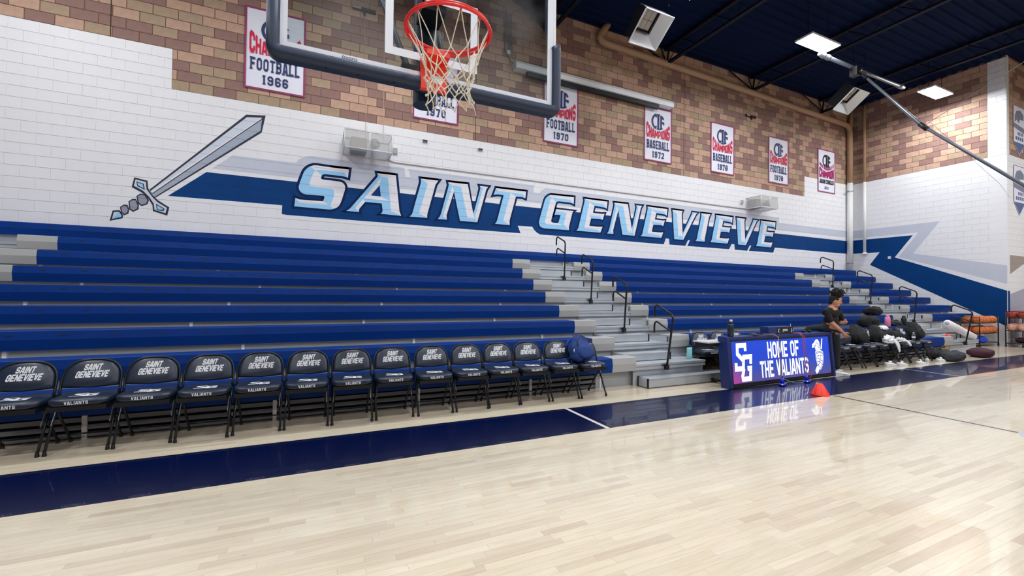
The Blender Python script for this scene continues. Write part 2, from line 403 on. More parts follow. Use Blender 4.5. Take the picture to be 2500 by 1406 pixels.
GL['0'] = GL['O']; GL['8'] = (4, GL['O'][1] + [[(l_,m_),(r_,m_)]])
def stroke_quads(pl, wd):
    n = len(pl); L = []; R = []
    P = [Vector(p) for p in pl]
    for i in range(n):
        a = (P[i]-P[i-1]).normalized() if i > 0 else None
        b = (P[i+1]-P[i]).normalized() if i < n-1 else None
        d = a if b is None else b if a is None else (a+b)
        if d.length < 1e-6: d = a
        d = d.normalized(); nr = Vector((-d.y, d.x)); k = 1.0
        if a is not None and b is not None:
            c = nr.dot(Vector((-a.y, a.x))); k = 1/max(c, 0.4)
        L.append(P[i]+nr*wd/2*k); R.append(P[i]-nr*wd/2*k)
    return [(L[i], R[i], R[i+1], L[i+1]) for i in range(n-1)]
def text_mb(s, height, width=None, wd=1.2, gap=0.75, shear=0.0, warp=None, serif=False, space=2.2):
    """flat lettering centred on (0,0) baseline 0, in local (x,z); returns list of quads [(x,z)*4]"""
    x = 0; qs = []
    for ch in s:
        if ch == ' ': x += space; continue
        gw, pls = GL[ch]
        for pl in pls:
            for q in stroke_quads(pl, wd): qs.append([(p.x+x, p.y) for p in q])
            if serif:
                for p in (pl[0], pl[-1]):
                    if p[1] in (0, 6):
                        y0, y1 = (0, 0.75) if p[1] == 0 else (5.25, 6)
                        qs.append([(x+p[0]-1.05, y0), (x+p[0]+1.05, y0), (x+p[0]+1.05, y1), (x+p[0]-1.05, y1)])
        x += gw + gap
    tw = x-gap; k = height/6.0; kx = (width/tw) if width else k
    out = []
    for q in qs:
        r = []
        for px_, pz in q:
            u = (px_-tw/2)*kx + shear*pz*k; v = pz*k
            if warp: u, v = warp(u, v)
            r.append((u, v))
        out.append(r)
    return out
def text_part(name, quads, m, parent, origin, U, V, off=0.0):
    U = Vector(U); V = Vector(V); N = U.cross(V).normalized(); O = Vector(origin)+N*off; mb = MB()
    for i, q in enumerate(quads):
        mb.add([O+U*a+V*b+N*(i % 7)*0.00004 for a, b in q], [(0, 1, 2, 3)])
    return part(name, mb, m, parent)
def poly_part(name, polys, m, parent, fn):
    """flat painted polygons; fn maps (a,b) to a world point"""
    mb = MB()
    for p in polys:
        tris = tessellate_polygon([[Vector((a, b, 0)) for a, b in p]])
        mb.add([fn(a, b) for a, b in p], [tuple(t) for t in tris])
    return part(name, mb, m, parent)
LET={'S': {'o': [(0.606, 4.363), (0.208, 4.361), (-0.065, 4.369), (-0.136, 4.361), (-0.207, 4.331), (-0.268, 4.282), (-0.316, 4.221), (-0.345, 4.154), (-0.412, 3.94), (-0.434, 3.84), (-0.425, 3.782), (-0.391, 3.732), (-0.338, 3.696), (-0.276, 3.686), (0.073, 3.694), (0.093, 3.676), (0.092, 3.641), (0.07, 3.579), (0.052, 3.567), (-0.423, 3.56), (-0.466, 3.578), (-0.495, 3.589), (-0.513, 3.398), (0.206, 3.394), (0.279, 3.409), (0.343, 3.441), (0.398, 3.491), (0.435, 3.566), (0.466, 3.66), (0.524, 3.879), (0.53, 3.951), (0.512, 4.0), (0.474, 4.041), (0.408, 4.059), (0.121, 4.062), (0.058, 4.064), (0.026, 4.072), (0.016, 4.096), (0.029, 4.152), (0.056, 4.181), (0.101, 4.193), (0.443, 4.193), (0.509, 4.188), (0.585, 4.17)], 'w': [[(0.606, 4.363), (0.208, 4.361), (-0.065, 4.369), (-0.136, 4.361), (-0.22, 4.32), (-0.103, 4.259), (0.009, 4.277), (0.508, 4.284), (0.532, 4.257), (0.556, 4.194), (0.585, 4.17)], [(-0.103, 4.249), (0.029, 4.167), (0.016, 4.096), (0.026, 4.072), (0.058, 4.064), (0.121, 4.062), (0.408, 4.059), (0.474, 4.041), (0.512, 4.0), (0.53, 3.951), (0.524, 3.879), (0.466, 3.66), (0.435, 3.566), (0.398, 3.491), (0.343, 3.441), (0.279, 3.429), (0.213, 3.488), (0.249, 3.567), (0.293, 3.712), (0.295, 3.823), (0.272, 3.861), (0.234, 3.875), (-0.182, 3.884), (-0.213, 3.895), (-0.223, 3.928), (-0.202, 4.014), (-0.151, 4.159)], [(-0.423, 3.56), (0.052, 3.567), (0.07, 3.564), (0.209, 3.493), (-0.404, 3.487), (-0.426, 3.499), (-0.495, 3.589), (-0.466, 3.578)]]}, 'A': {'o': [(1.238, 4.36), (1.672, 4.362), (1.768, 3.513), (1.79, 3.44), (1.817, 3.389), (1.328, 3.396), (1.368, 3.439), (1.374, 3.487), (1.352, 3.648), (0.977, 3.647), (0.848, 3.474), (0.839, 3.437), (0.844, 3.395), (0.56, 3.396), (0.618, 3.437), (0.665, 3.488), (1.239, 4.265), (1.251, 4.309)], 'w': [[(1.238, 4.36), (1.672, 4.362), (1.768, 3.513), (1.79, 3.44), (1.817, 3.389), (1.571, 3.484), (1.487, 4.286), (1.32, 4.286)], [(1.325, 4.26), (1.295, 4.078), (1.097, 3.813), (1.329, 3.811), (1.537, 3.723), (0.946, 3.729)], [(0.936, 3.715), (0.972, 3.652), (0.848, 3.474), (0.839, 3.437), (0.841, 3.412), (0.751, 3.481)]], 'h': [(1.295, 4.078), (1.097, 3.813), (1.329, 3.811)]}, 'I': {'o': [(2.276, 4.36), (2.724, 4.362), (2.673, 4.285), (2.652, 4.252), (2.46, 3.511), (2.451, 3.459), (2.452, 3.393), (2.015, 3.391), (2.066, 3.44), (2.085, 3.488), (2.276, 4.228), (2.287, 4.285)], 'w': [[(2.276, 4.36), (2.724, 4.362), (2.673, 4.285), (2.652, 4.252), (2.46, 3.511), (2.451, 3.459), (2.449, 3.408), (2.246, 3.487), (2.455, 4.254), (2.346, 4.318)]]}, 'N': {'o': [(2.979, 4.355), (3.505, 4.363), (3.669, 3.598), (3.846, 4.252), (3.856, 4.307), (3.837, 4.358), (4.075, 4.362), (4.021, 4.281), (4.004, 4.214), (3.78, 3.39), (3.308, 3.391), (3.136, 4.13), (2.948, 3.503), (2.961, 3.391), (2.722, 3.39), (2.774, 3.456), (2.804, 3.532), (2.986, 4.228), (2.996, 4.292)], 'w': [[(2.979, 4.355), (3.505, 4.363), (3.669, 3.598), (3.714, 3.479), (3.511, 3.478), (3.323, 4.278), (3.083, 4.287)], [(3.094, 4.267), (3.136, 4.13), (2.948, 3.503), (2.955, 3.409), (2.853, 3.474)], [(3.837, 4.358), (4.075, 4.362), (4.021, 4.281), (4.004, 4.214), (3.779, 3.398), (3.713, 3.505), (3.92, 4.271), (3.931, 4.305)]]}, 'T': {'o': [(4.303, 4.355), (5.204, 4.359), (5.183, 4.169), (5.095, 4.194), (4.896, 4.19), (4.72, 3.546), (4.709, 3.478), (4.719, 3.39), (4.284, 3.391), (4.336, 3.459), (4.353, 3.515), (4.53, 4.189), (4.363, 4.193), (4.292, 4.182), (4.235, 4.165)], 'w': [[(4.303, 4.355), (5.204, 4.359), (5.183, 4.169), (5.151, 4.222), (5.107, 4.28), (4.735, 4.284), (4.361, 4.282)], [(4.735, 4.273), (4.896, 4.19), (4.72, 3.546), (4.709, 3.478), (4.712, 3.401), (4.527, 3.502)]]}, 'G': {'o': [(6.771, 4.37), (5.993, 4.354), (5.914, 4.32), (5.835, 4.253), (5.797, 4.18), (5.621, 3.575), (5.618, 3.505), (5.655, 3.428), (5.727, 3.393), (5.806, 3.382), (6.61, 3.392), (6.602, 3.465), (6.622, 3.55), (6.716, 3.892), (6.737, 3.941), (6.764, 3.962), (6.166, 3.962), (6.12, 3.791), (6.188, 3.807), (6.323, 3.807), (6.258, 3.603), (6.224, 3.563), (6.056, 3.566), (6.009, 3.595), (6.015, 3.642), (6.157, 4.123), (6.184, 4.173), (6.251, 4.197), (6.608, 4.198), (6.692, 4.188), (6.76, 4.161)], 'w': [[(6.771, 4.37), (5.993, 4.354), (5.927, 4.321), (6.021, 4.279), (6.635, 4.278), (6.691, 4.248), (6.757, 4.165)], [(6.041, 4.263), (6.15, 4.175), (6.15, 4.122), (6.015, 3.642), (6.009, 3.595), (6.056, 3.566), (6.224, 3.563), (6.395, 3.52), (6.34, 3.504), (5.871, 3.497), (5.817, 3.533), (5.81, 3.59), (5.969, 4.186)], [(6.166, 3.962), (6.764, 3.962), (6.737, 3.941), (6.716, 3.892), (6.622, 3.55), (6.602, 3.465), (6.606, 3.406), (6.422, 3.534), (6.522, 3.88), (6.187, 3.903)]]}, 'E': {'o': [(7.13, 4.363), (7.971, 4.359), (7.942, 4.141), (7.869, 4.169), (7.764, 4.177), (7.496, 4.189), (7.439, 3.971), (7.766, 3.967), (7.864, 3.98), (7.795, 3.788), (7.678, 3.812), (7.375, 3.798), (7.312, 3.57), (7.621, 3.567), (7.797, 3.583), (7.712, 3.395), (6.862, 3.397), (6.925, 3.465), (6.939, 3.515), (7.131, 4.244), (7.142, 4.306)], 'w': [[(7.13, 4.363), (7.971, 4.359), (7.942, 4.141), (7.892, 4.208), (7.823, 4.27), (7.466, 4.278), (7.304, 4.298)], [(7.312, 4.28), (7.496, 4.182), (7.439, 3.971), (7.766, 3.967), (7.864, 3.98), (7.795, 3.788), (7.722, 3.883), (7.301, 3.889), (7.375, 3.798), (7.312, 3.57), (7.621, 3.567), (7.797, 3.583), (7.719, 3.408), (7.637, 3.47), (7.139, 3.5)]]}, 'V': {'o': [(10.592, 4.358), (11.055, 4.358), (11.016, 4.293), (11.013, 4.191), (11.051, 3.604), (11.457, 4.269), (11.478, 4.322), (11.487, 4.358), (11.73, 4.358), (11.663, 4.3), (11.628, 4.245), (11.087, 3.394), (10.682, 3.394), (10.609, 4.282)], 'w': [[(10.592, 4.358), (11.055, 4.358), (11.016, 4.293), (11.013, 4.191), (11.051, 3.604), (11.052, 3.509), (10.862, 3.502), (10.793, 4.235)], [(11.548, 4.315), (11.73, 4.358), (11.663, 4.3), (11.628, 4.245), (11.087, 3.403), (11.052, 3.515)]]}}
NAVY=[(-2.757, 3.392), (-2.133, 3.949), (4.887, 3.939), (15.75, 3.944), (20.612, 3.939), (20.611, 3.395), (15.773, 3.396), (15.686, 3.201), (14.317, 3.197), (14.453, 3.399), (14.371, 3.4), (14.229, 3.198), (13.58, 3.198), (13.55, 3.393), (13.41, 3.392), (13.286, 3.202), (11.272, 3.198), (11.389, 3.398), (11.303, 3.398), (11.179, 3.2), (10.479, 3.2), (10.457, 3.387), (10.315, 3.391), (10.23, 3.192), (8.244, 3.206), (5.672, 3.199), (5.613, 3.219), (5.534, 3.259), (5.456, 3.333), (5.409, 3.401), (4.961, 3.392), (5.048, 3.191), (3.726, 3.188), (-0.657, 3.195), (-0.753, 3.205), (-0.748, 3.399)]
GREY=[(-2.039, 4.035), (-1.683, 4.36), (-0.677, 4.365), (-0.492, 4.373), (-0.429, 4.461), (-0.31, 4.537), (-0.191, 4.568), (1.868, 4.571), (1.907, 4.359), (2.032, 4.362), (1.964, 4.56), (5.446, 4.564), (5.442, 4.362), (5.629, 4.362), (5.703, 4.447), (5.78, 4.503), (5.848, 4.522), (16.015, 4.565), (16.016, 4.36), (20.492, 4.361), (20.522, 4.092), (15.736, 4.08), (4.878, 4.073), (-0.672, 4.031)]
SWORD={'blade': [(-3.052, 3.483), (-1.456, 5.265), (-1.097, 5.313), (-1.166, 4.927), (-2.963, 3.325)], 'blade_lit': [(-3.034, 3.46), (-1.443, 5.213), (-1.167, 5.253), (-3.005, 3.438)], 'ridge': [(-3.029, 3.444), (-1.167, 5.253), (-1.178, 5.221), (-3.004, 3.421)], 'blade_shade': [(-3.004, 3.399), (-1.166, 5.209), (-1.186, 4.967), (-2.97, 3.346)], 'guard': [(-3.29, 3.695), (-3.085, 3.654), (-3.072, 3.505), (-2.99, 3.364), (-2.909, 3.281), (-2.732, 3.163), (-2.762, 2.996), (-2.988, 3.063), (-3.0, 3.179), (-3.068, 3.306), (-3.168, 3.411), (-3.325, 3.501)], 'guard_in': [(-3.27, 3.656), (-3.111, 3.626), (-3.098, 3.486), (-3.003, 3.338), (-2.921, 3.246), (-2.769, 3.148), (-2.79, 3.04), (-2.965, 3.091), (-2.981, 3.215), (-3.055, 3.341), (-3.149, 3.447), (-3.293, 3.53)], 'gem1': [(-3.256, 3.62), (-3.143, 3.587), (-3.123, 3.466), (-3.242, 3.532)], 'gem1_in': [(-3.24, 3.602), (-3.158, 3.572), (-3.142, 3.494), (-3.229, 3.547)], 'gem2': [(-2.945, 3.215), (-2.809, 3.13), (-2.822, 3.079), (-2.928, 3.086)], 'gem2_in': [(-2.928, 3.186), (-2.828, 3.124), (-2.836, 3.098), (-2.916, 3.104)], 'bead1': [(-3.251, 3.336), (-3.194, 3.389), (-3.122, 3.383), (-3.054, 3.274), (-3.079, 3.188), (-3.169, 3.143), (-3.228, 3.19)], 'bead1_in': [(-3.231, 3.33), (-3.187, 3.365), (-3.128, 3.358), (-3.078, 3.268), (-3.099, 3.206), (-3.167, 3.171), (-3.209, 3.208)], 'bead2': [(-3.37, 3.217), (-3.314, 3.272), (-3.256, 3.278), (-3.208, 3.159), (-3.213, 3.076), (-3.296, 3.019), (-3.354, 3.063)], 'bead2_in': [(-3.351, 3.211), (-3.307, 3.248), (-3.264, 3.249), (-3.229, 3.154), (-3.236, 3.094), (-3.294, 3.047), (-3.335, 3.081)], 'bead3': [(-3.494, 3.098), (-3.438, 3.15), (-3.381, 3.15), (-3.354, 3.063), (-3.365, 2.98), (-3.428, 2.941), (-3.48, 2.994)], 'bead3_in': [(-3.475, 3.092), (-3.434, 3.124), (-3.394, 3.121), (-3.373, 3.058), (-3.385, 2.999), (-3.425, 2.971), (-3.461, 3.007)], 'pommel': [(-3.601, 3.02), (-3.499, 3.036), (-3.441, 2.94), (-3.452, 2.882), (-3.644, 2.817)], 'pommel_in': [(-3.583, 2.989), (-3.507, 3.004), (-3.466, 2.933), (-3.472, 2.908), (-3.606, 2.858)]}
ENDM={'navy': [(10.533, 3.961), (8.434, 3.945), (8.995, 3.139), (5.987, 1.813), (5.992, 0.63), (9.825, 2.892), (9.489, 3.384), (10.534, 3.399)], 'grey': [(10.533, 4.365), (7.652, 4.368), (8.422, 3.241), (5.983, 2.645), (5.986, 2.036), (8.869, 3.149), (8.259, 4.037), (10.533, 4.049)]}
# ------------------------------------------------------------------ room shell
D, XE, YR = 10.55, 20.70, 5.97          # far wall plane, end wall plane, recessed wall plane
ZTOP = 9.604
CH, CL, Z0 = 0.2032, 0.4064, 0.0536     # block course height, length, phase
def far(a, b, d=0.0): return (a, D-d, b)
def end(a, b, d=0.0): return (XE-d, a, b)
def rec(a, b, d=0.0): return (a, YR-d, b)

# --- floor
floor_slab = struct(part('floor', MB().box(-14, 31, -15, 10.9, -0.3, -0.006), 'floor_gap'))
fb = MB().box(-14, 31, -15, 0.28, -0.006, 0.0)
part('plain_maple_field', fb, 'maple_bulk', floor_slab)['kind'] = 'stuff'
PW = 0.0572
planks = []
rnd = random.Random(3)
y = 0.28
while y < 6.2:
    x = -8.0 - rnd.random()*0.8
    while x < 27.0:
        ln = rnd.choice((0.25, 0.33, 0.45, 0.55, 0.7, 0.85, 1.0, 1.2))*(0.85+0.3*rnd.random())
        if x < 27: planks.append((x, y, ln))
        x += ln
    y += PW
def area_px(x, y, ln):
    q = [pix((x, y, 0)), pix((x+ln, y, 0)), pix((x+ln, y+PW, 0)), pix((x, y+PW, 0))]
    if any(p is None for p in q): return 0
    c = (sum(p[0] for p in q)/4, sum(p[1] for p in q)/4)
    if not (20 < c[0] < 2480 and c[1] < 1396): return 0
    return abs(sum(q[i][0]*q[(i+1) % 4][1]-q[(i+1) % 4][0]*q[i][1] for i in range(4)))/2
order = sorted(range(len(planks)), key=lambda i: -area_px(*planks[i]))
near = set(order[:300])
unit = MB().add([(0,0,-.005),(1,0,-.005),(1,1,-.005),(0,1,-.005),(0,0,0),(1,0,0),(1,1,0),(0,1,0)], [(4,5,6,7),(0,1,5,4),(1,2,6,5),(2,3,7,6),(3,0,4,7)]).mesh('plank', ['maple_strip'])
bulk = MB(); tones = []
for i, (x, y, ln) in enumerate(planks):
    if i in near:
        o = link('plank', unit, floor_slab, (x, y, 0)); o.scale = (ln-0.0008, PW-0.0006, 1)
    else:
        x1, y1 = x+ln-0.0008, y+PW-0.0006
        bulk.add([(x,y,-.005),(x1,y,-.005),(x1,y1,-.005),(x,y1,-.005),(x,y,0),(x1,y,0),(x1,y1,0),(x,y1,0)], [(4,5,6,7),(0,1,5,4),(1,2,6,5),(2,3,7,6),(3,0,4,7)])
        t = rnd.random()
        if y > 5.1: t = 0.02+0.14*rnd.random()
        elif y > 4.83: t = 0.5+0.25*rnd.random()
        tones += [t]*5
me = bulk.mesh('plank_field', ['maple_bulk'])
at = me.attributes.new('tone', 'FLOAT', 'FACE'); at.data.foreach_set('value', tones)
o = link('plank_field', me, floor_slab); o['kind'] = 'stuff'
# painted court lines (thin paint film on the planks)
SY0, SY1 = 3.94, 4.835
def film(name, x0, x1, y0, y1, m, z=0.0012):
    return part(name, MB().box(x0, x1, y0, y1, 0.0002, z), m, floor_slab)
film('sideline_band', -8, 2.985, SY0, SY1, 'court_blue'); film('sideline_band', 3.035, 11.43, SY0, SY1, 'court_blue'); film('sideline_band', 11.47, 27, SY0, SY1, 'court_blue')
film('court_line', 2.985, 3.035, SY0, SY1, 'court_line_white'); film('court_line', 11.43, 11.47, SY0, SY1, 'court_line_white')
film('court_line', 7.225, 7.27, 2.02, SY0-0.02, 'court_line_black')
mb = MB(); mb.lathe([(0.30, 0.0002), (0.30, 0.0012)], (7.3, 1.72, 0), 32); part('court_mark', mb, 'lavender', floor_slab)

# --- walls
def tone_of(rn): 
    r = rn.random()
    return 0 if r < 0.42 else 1 if r < 0.62 else 2
TONES = ['brick_tan', 'brick_olive', 'brick_brown']
def block_quads(mb, fn, a0, a1, b0, b1, ga, gb, dep, inset, mi=0):
    a0 += ga/2; a1 -= ga/2; b0 += gb/2; b1 -= gb/2
    if a1-a0 < 0.004 or b1-b0 < 0.004: return
    back = [fn(a0, b0, -dep), fn(a1, b0, -dep), fn(a1, b1, -dep), fn(a0, b1, -dep)]
    frt = [fn(a0+inset, b0+inset, 0), fn(a1-inset, b0+inset, 0), fn(a1-inset, b1-inset, 0), fn(a0+inset, b1-inset, 0)]
    mb.add(back+frt, [(4,5,6,7),(0,1,5,4),(1,2,6,5),(2,3,7,6),(3,0,4,7)], mi)
def coursed(wall, fn, spans, kmin, kmax, brick_limit, seed, phase=0.0, rot=None):
    """lay the courses of a block wall; spans(k) gives [(a0, a1, 'brick'|'paint')]"""
    rn = random.Random(seed); bricks = []; paint = MB(); rest = MB()
    for k in range(kmin, kmax):
        b0, b1 = Z0+k*CH, Z0+(k+1)*CH
        for a0, a1, kind in spans(k):
            st = phase + (CL/2 if k % 2 else 0.0); n = math.floor((a0-st)/CL); x = st+n*CL
            while x < a1-1e-6:
                p0, p1 = max(x, a0), min(x+CL, a1)
                if p1-p0 > 0.02:
                    if kind == 'paint': block_quads(paint, fn, p0, p1, b0, b1, 0.0015, 0.0045, 0.004, 0.001)
                    else: bricks.append((p0, p1, b0, b1, tone_of(rn)))
                x += CL
    o = part('painted_block', paint, 'paint_white', wall); o['kind'] = 'stuff'
    def score(bk):
        if bk[1]-bk[0] < CL-0.01: return 0
        q = [pix(fn(bk[i], bk[j])) for i, j in ((0,2),(1,2),(1,3),(0,3))]
        if any(p is None for p in q): return 0
        c = (sum(p[0] for p in q)/4, sum(p[1] for p in q)/4)
        if not (0 < c[0] < 2500 and 0 < c[1] < 1406): return 0
        return abs(sum(q[i][0]*q[(i+1) % 4][1]-q[(i+1) % 4][0]*q[i][1] for i in range(4)))/2
    sc = sorted(((score(bk), i) for i, bk in enumerate(bricks)), reverse=True)
    pick = set(i for s, i in sc[:brick_limit] if s > 0)
    proto = []
    for t in TONES:
        pm = MB(); block_quads(pm, lambda a, b, d=0.0: tuple(Vector(fn(a, b, d))-Vector(fn(0, 0, 0))), 0, CL, 0, CH, 0.010, 0.010, 0.008, 0.003)
        proto.append(pm.mesh('brick', [t]))
    for i, bk in enumerate(bricks):
        if i in pick: link('brick', proto[bk[4]], wall, fn(bk[0], bk[2]))
        else: block_quads(rest, fn, bk[0], bk[1], bk[2], bk[3], 0.010, 0.010, 0.008, 0.003, bk[4])
    if rest.f:
        o = part('brick_field', rest, TONES, wall); o['kind'] = 'stuff'

XL, XR2 = -2.74, 17.58
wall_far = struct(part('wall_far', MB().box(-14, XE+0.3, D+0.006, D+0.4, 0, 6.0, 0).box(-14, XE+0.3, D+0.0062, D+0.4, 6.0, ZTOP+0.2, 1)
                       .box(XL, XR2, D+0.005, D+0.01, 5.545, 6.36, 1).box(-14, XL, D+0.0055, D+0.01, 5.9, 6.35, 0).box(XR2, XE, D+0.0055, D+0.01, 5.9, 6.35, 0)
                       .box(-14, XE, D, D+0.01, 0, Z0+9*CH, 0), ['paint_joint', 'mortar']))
def far_spans(k):
    if k < 27: return [(-9.0, XE, 'paint')]
    if k < 31: return [(-9.0, XL, 'paint'), (XL, XR2, 'brick'), (XR2, XE, 'paint')]
    return [(-9.0, XE, 'brick')]
coursed(wall_far, far, far_spans, 9, 47, 300, 11, phase=XL+0.08)
for xj in (3.70, 11.09, -3.7):
    part('control_joint', MB().box(xj-0.008, xj+0.008, D-0.0015, D+0.01, 5.54 if xj > XL else 6.353, ZTOP), 'joint_dark', wall_far)

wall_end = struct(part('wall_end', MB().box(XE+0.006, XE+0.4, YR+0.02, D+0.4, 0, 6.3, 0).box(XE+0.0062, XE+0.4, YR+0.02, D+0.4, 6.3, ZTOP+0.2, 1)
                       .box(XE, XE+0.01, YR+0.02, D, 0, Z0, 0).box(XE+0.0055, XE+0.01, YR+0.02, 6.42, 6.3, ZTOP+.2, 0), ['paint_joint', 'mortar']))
def end_spans(k):
    if k < 31: return [(YR, D, 'paint')]
    return [(YR, 6.42, 'paint'), (6.42, D, 'brick')]
coursed(wall_end, end, end_spans, 0, 47, 300, 12, phase=0.11)
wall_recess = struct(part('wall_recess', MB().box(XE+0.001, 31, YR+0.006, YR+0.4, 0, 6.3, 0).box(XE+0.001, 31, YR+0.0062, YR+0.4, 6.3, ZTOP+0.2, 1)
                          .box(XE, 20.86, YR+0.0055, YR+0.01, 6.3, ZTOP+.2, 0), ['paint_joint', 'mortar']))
def rec_spans(k):
    if k < 31: return [(XE, 27.0, 'paint')]
    return [(XE, 20.86, 'paint'), (20.86, 27.0, 'brick')]
coursed(wall_recess, rec, rec_spans, 0, 47, 60, 13, phase=0.05)
struct(part('wall_left', MB().box(-14.4, -14, -15, D+0.4, 0, ZTOP+0.2), 'brick_brown'))
struct(part('wall_near', MB().box(-14, 31, -15.4, -15, 0, ZTOP+0.2), 'brick_brown'))
struct(part('wall_right', MB().box(31, 31.4, -15, YR+0.4, 0, ZTOP+0.2), 'brick_brown'))

# --- mural paint, following the recessed joints of the blocks
JZ = [Z0+k*CH for k in range(0, 48)]
def paint(name, polys, m, parent, fn, layer, joints=True, jm=None):
    bm = bmesh.new()
    for p in polys:
        tris = tessellate_polygon([[Vector((a, b, 0)) for a, b in p]])
        vs = [bm.verts.new((a, 0, b)) for a, b in p]
        for t in tris:
            try: bm.faces.new([vs[i] for i in t])
            except ValueError: pass
    d0 = 0.0010 + layer*0.0005
    if joints:
        zs = [v.co.z for v in bm.verts]; z0, z1 = min(zs), max(zs)
        g = 0.0028
        for zj in JZ:
            if z0 < zj+g and zj-g < z1:
                for zz in (zj-g, zj+g):
                    bmesh.ops.bisect_plane(bm, geom=bm.verts[:]+bm.edges[:]+bm.faces[:], plane_co=(0, 0, zz), plane_no=(0, 0, 1))
        gap = [f for f in bm.faces if any(abs(f.calc_center_median().z-zj) < g for zj in JZ)]
        if gap:
            r = bmesh.ops.split(bm, geom=gap)
            for v in r['geom']:
                if isinstance(v, bmesh.types.BMVert): v.co.y = 1.0
            if jm is not None:
                for f in r['geom']:
                    if isinstance(f, bmesh.types.BMFace): f.material_index = 1
    for v in bm.verts:
        d = d0-0.0035 if v.co.y > 0.5 else d0
        v.co = Vector(fn(v.co.x, v.co.z, d))
    me = bpy.data.meshes.new(name); bm.to_mesh(me); bm.free(); me.materials.append(M[m])
    if jm: me.materials.append(M[jm])
    return link(name, me, parent)
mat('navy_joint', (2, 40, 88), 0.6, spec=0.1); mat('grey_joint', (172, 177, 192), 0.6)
def cell(m): return m
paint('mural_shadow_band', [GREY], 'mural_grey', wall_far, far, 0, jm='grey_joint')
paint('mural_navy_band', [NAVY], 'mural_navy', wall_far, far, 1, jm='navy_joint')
def letter(ch, dx):
    d = LET[ch]; sh = lambda p: [(a+dx, b) for a, b in p]
    o = sh(d['o'])
    ring = stroke_quads(o+o[:2], 0.108)
    paint('mural_letter_outline', [[(p.x, p.y) for p in q] for q in ring], 'mural_outline', wall_far, far, 2)
    paint('mural_letter', [o], 'mural_sky', wall_far, far, 4)
    paint('mural_letter_face', [sh(p) for p in d['w']], 'mural_face', wall_far, far, 5)
    if 'h' in d: paint('mural_letter_counter', [sh(d['h'])], 'mural_navy', wall_far, far, 6)
for ch, dx in (('S', 0), ('A', 0), ('I', 0), ('N', 0), ('T', 0), ('G', 0), ('E', 0), ('N', 7.964-2.722), ('E', 9.269-6.862), ('V', 0), ('I', 11.642-2.015),
               ('E', 12.346-6.862), ('V', 13.747-10.682), ('E', 14.702-6.862)):
    letter(ch, dx)
# navy band shows between the letters above its own edge only as outline; the band below the letters carries on
for k, (names, m) in enumerate(((('blade', 'bead1', 'bead2', 'bead3', 'pommel'), 'mural_dark'), (('blade_lit', 'pommel_in'), 'sword_light'), (('blade_shade',), 'sword_mid'), (('ridge',), 'mural_face'),
                                (('bead1_in', 'bead2_in', 'bead3_in'), 'sword_grip'), (('guard',), 'mural_dark'), (('guard_in',), 'sword_light'), (('gem1', 'gem2'), 'mural_dark'), (('gem1_in', 'gem2_in'), 'mural_sky'))):
    for n in names:
        paint('mural_sword', [SWORD[n]], 'mural_sky' if n == 'pommel_in' else m, wall_far, far, k, joints=True)
paint('mural_sword', [[SWORD['pommel_in'][0], SWORD['pommel_in'][1], SWORD['pommel_in'][4]]], 'sword_light', wall_far, far, 3, joints=False)
paint('mural_shadow_arrow', [ENDM['grey']], 'mural_grey', wall_end, end, 0, joints=False)
paint('mural_navy_arrow', [ENDM['navy']], 'mural_navy', wall_end, end, 1, joints=False)
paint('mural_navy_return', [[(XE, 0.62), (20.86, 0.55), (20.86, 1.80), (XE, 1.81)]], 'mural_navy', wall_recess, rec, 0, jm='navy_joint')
paint('mural_taupe_wedge', [[(20.87, 3.0), (23.6, 3.0), (23.6, 4.2), (20.87, 2.45)][0:2] + [(21.9, 2.72), (20.87, 2.36)]], 'taupe', wall_recess, rec, 0)
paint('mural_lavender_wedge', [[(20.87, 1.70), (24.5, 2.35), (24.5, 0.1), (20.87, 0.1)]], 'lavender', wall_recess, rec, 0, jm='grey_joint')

# --- ceiling: ribbed steel deck with open-web joists
prof = []
y = -15.2
while y < D+0.4:
    prof += [(y, 9.62), (y+0.10, 9.62), (y+0.14, 9.665), (y+0.24, 9.665)]; y += 0.28
mb = MB(); n = len(prof)
mb.add([(-14.4, a, b) for a, b in prof]+[(31.4, a, b) for a, b in prof], [(i, i+1, n+i+1, n+i) for i in range(n-1)])
ceiling = struct(part('ceiling', mb, 'deck_dark'))
for xj in (-6.8, -2.6, 1.7, 5.94, 10.2, 14.35, 18.54, 22.7, 26.9):
    yend = D-0.05 if xj < XE else YR-0.05
    j = part('joist', MB().box(xj-0.06, xj+0.06, -15, yend, 9.04, 9.10).box(xj-0.06, xj+0.06, -15, yend, 9.52, 9.61), 'steel_black', ceiling)
    web = MB(); yy = yend-0.1; up = True
    while yy > -14.5:
        web.tube([(xj, yy, 9.07 if up else 9.56), (xj, yy-0.6, 9.56 if up else 9.07)], 0.014, 5); yy -= 0.6; up = not up
    part('joist_web', web, 'steel_black', j)
    if xj < XE and xj > -5:
        part('bridging', MB().tube([(xj, D-0.12, 9.08), (xj-1.25, D-0.12, 9.52)], 0.022, 6).tube([(xj, D-0.12, 9.08), (xj-0.28, D-0.12, 9.55)], 0.02, 6).tube([(xj, D-0.12, 9.08), (xj+0.1, D-0.12, 9.58)], 0.03, 6), 'steel_black', ceiling)
# long girder runs across the room carrying services
for yg in (2.9, -5.2):
    part('girder', MB().box(-14, 31, yg-0.05, yg+0.05, 8.92, 9.0).box(-14, 31, yg-0.05, yg+0.05, 9.5, 9.6), 'steel_black', ceiling)

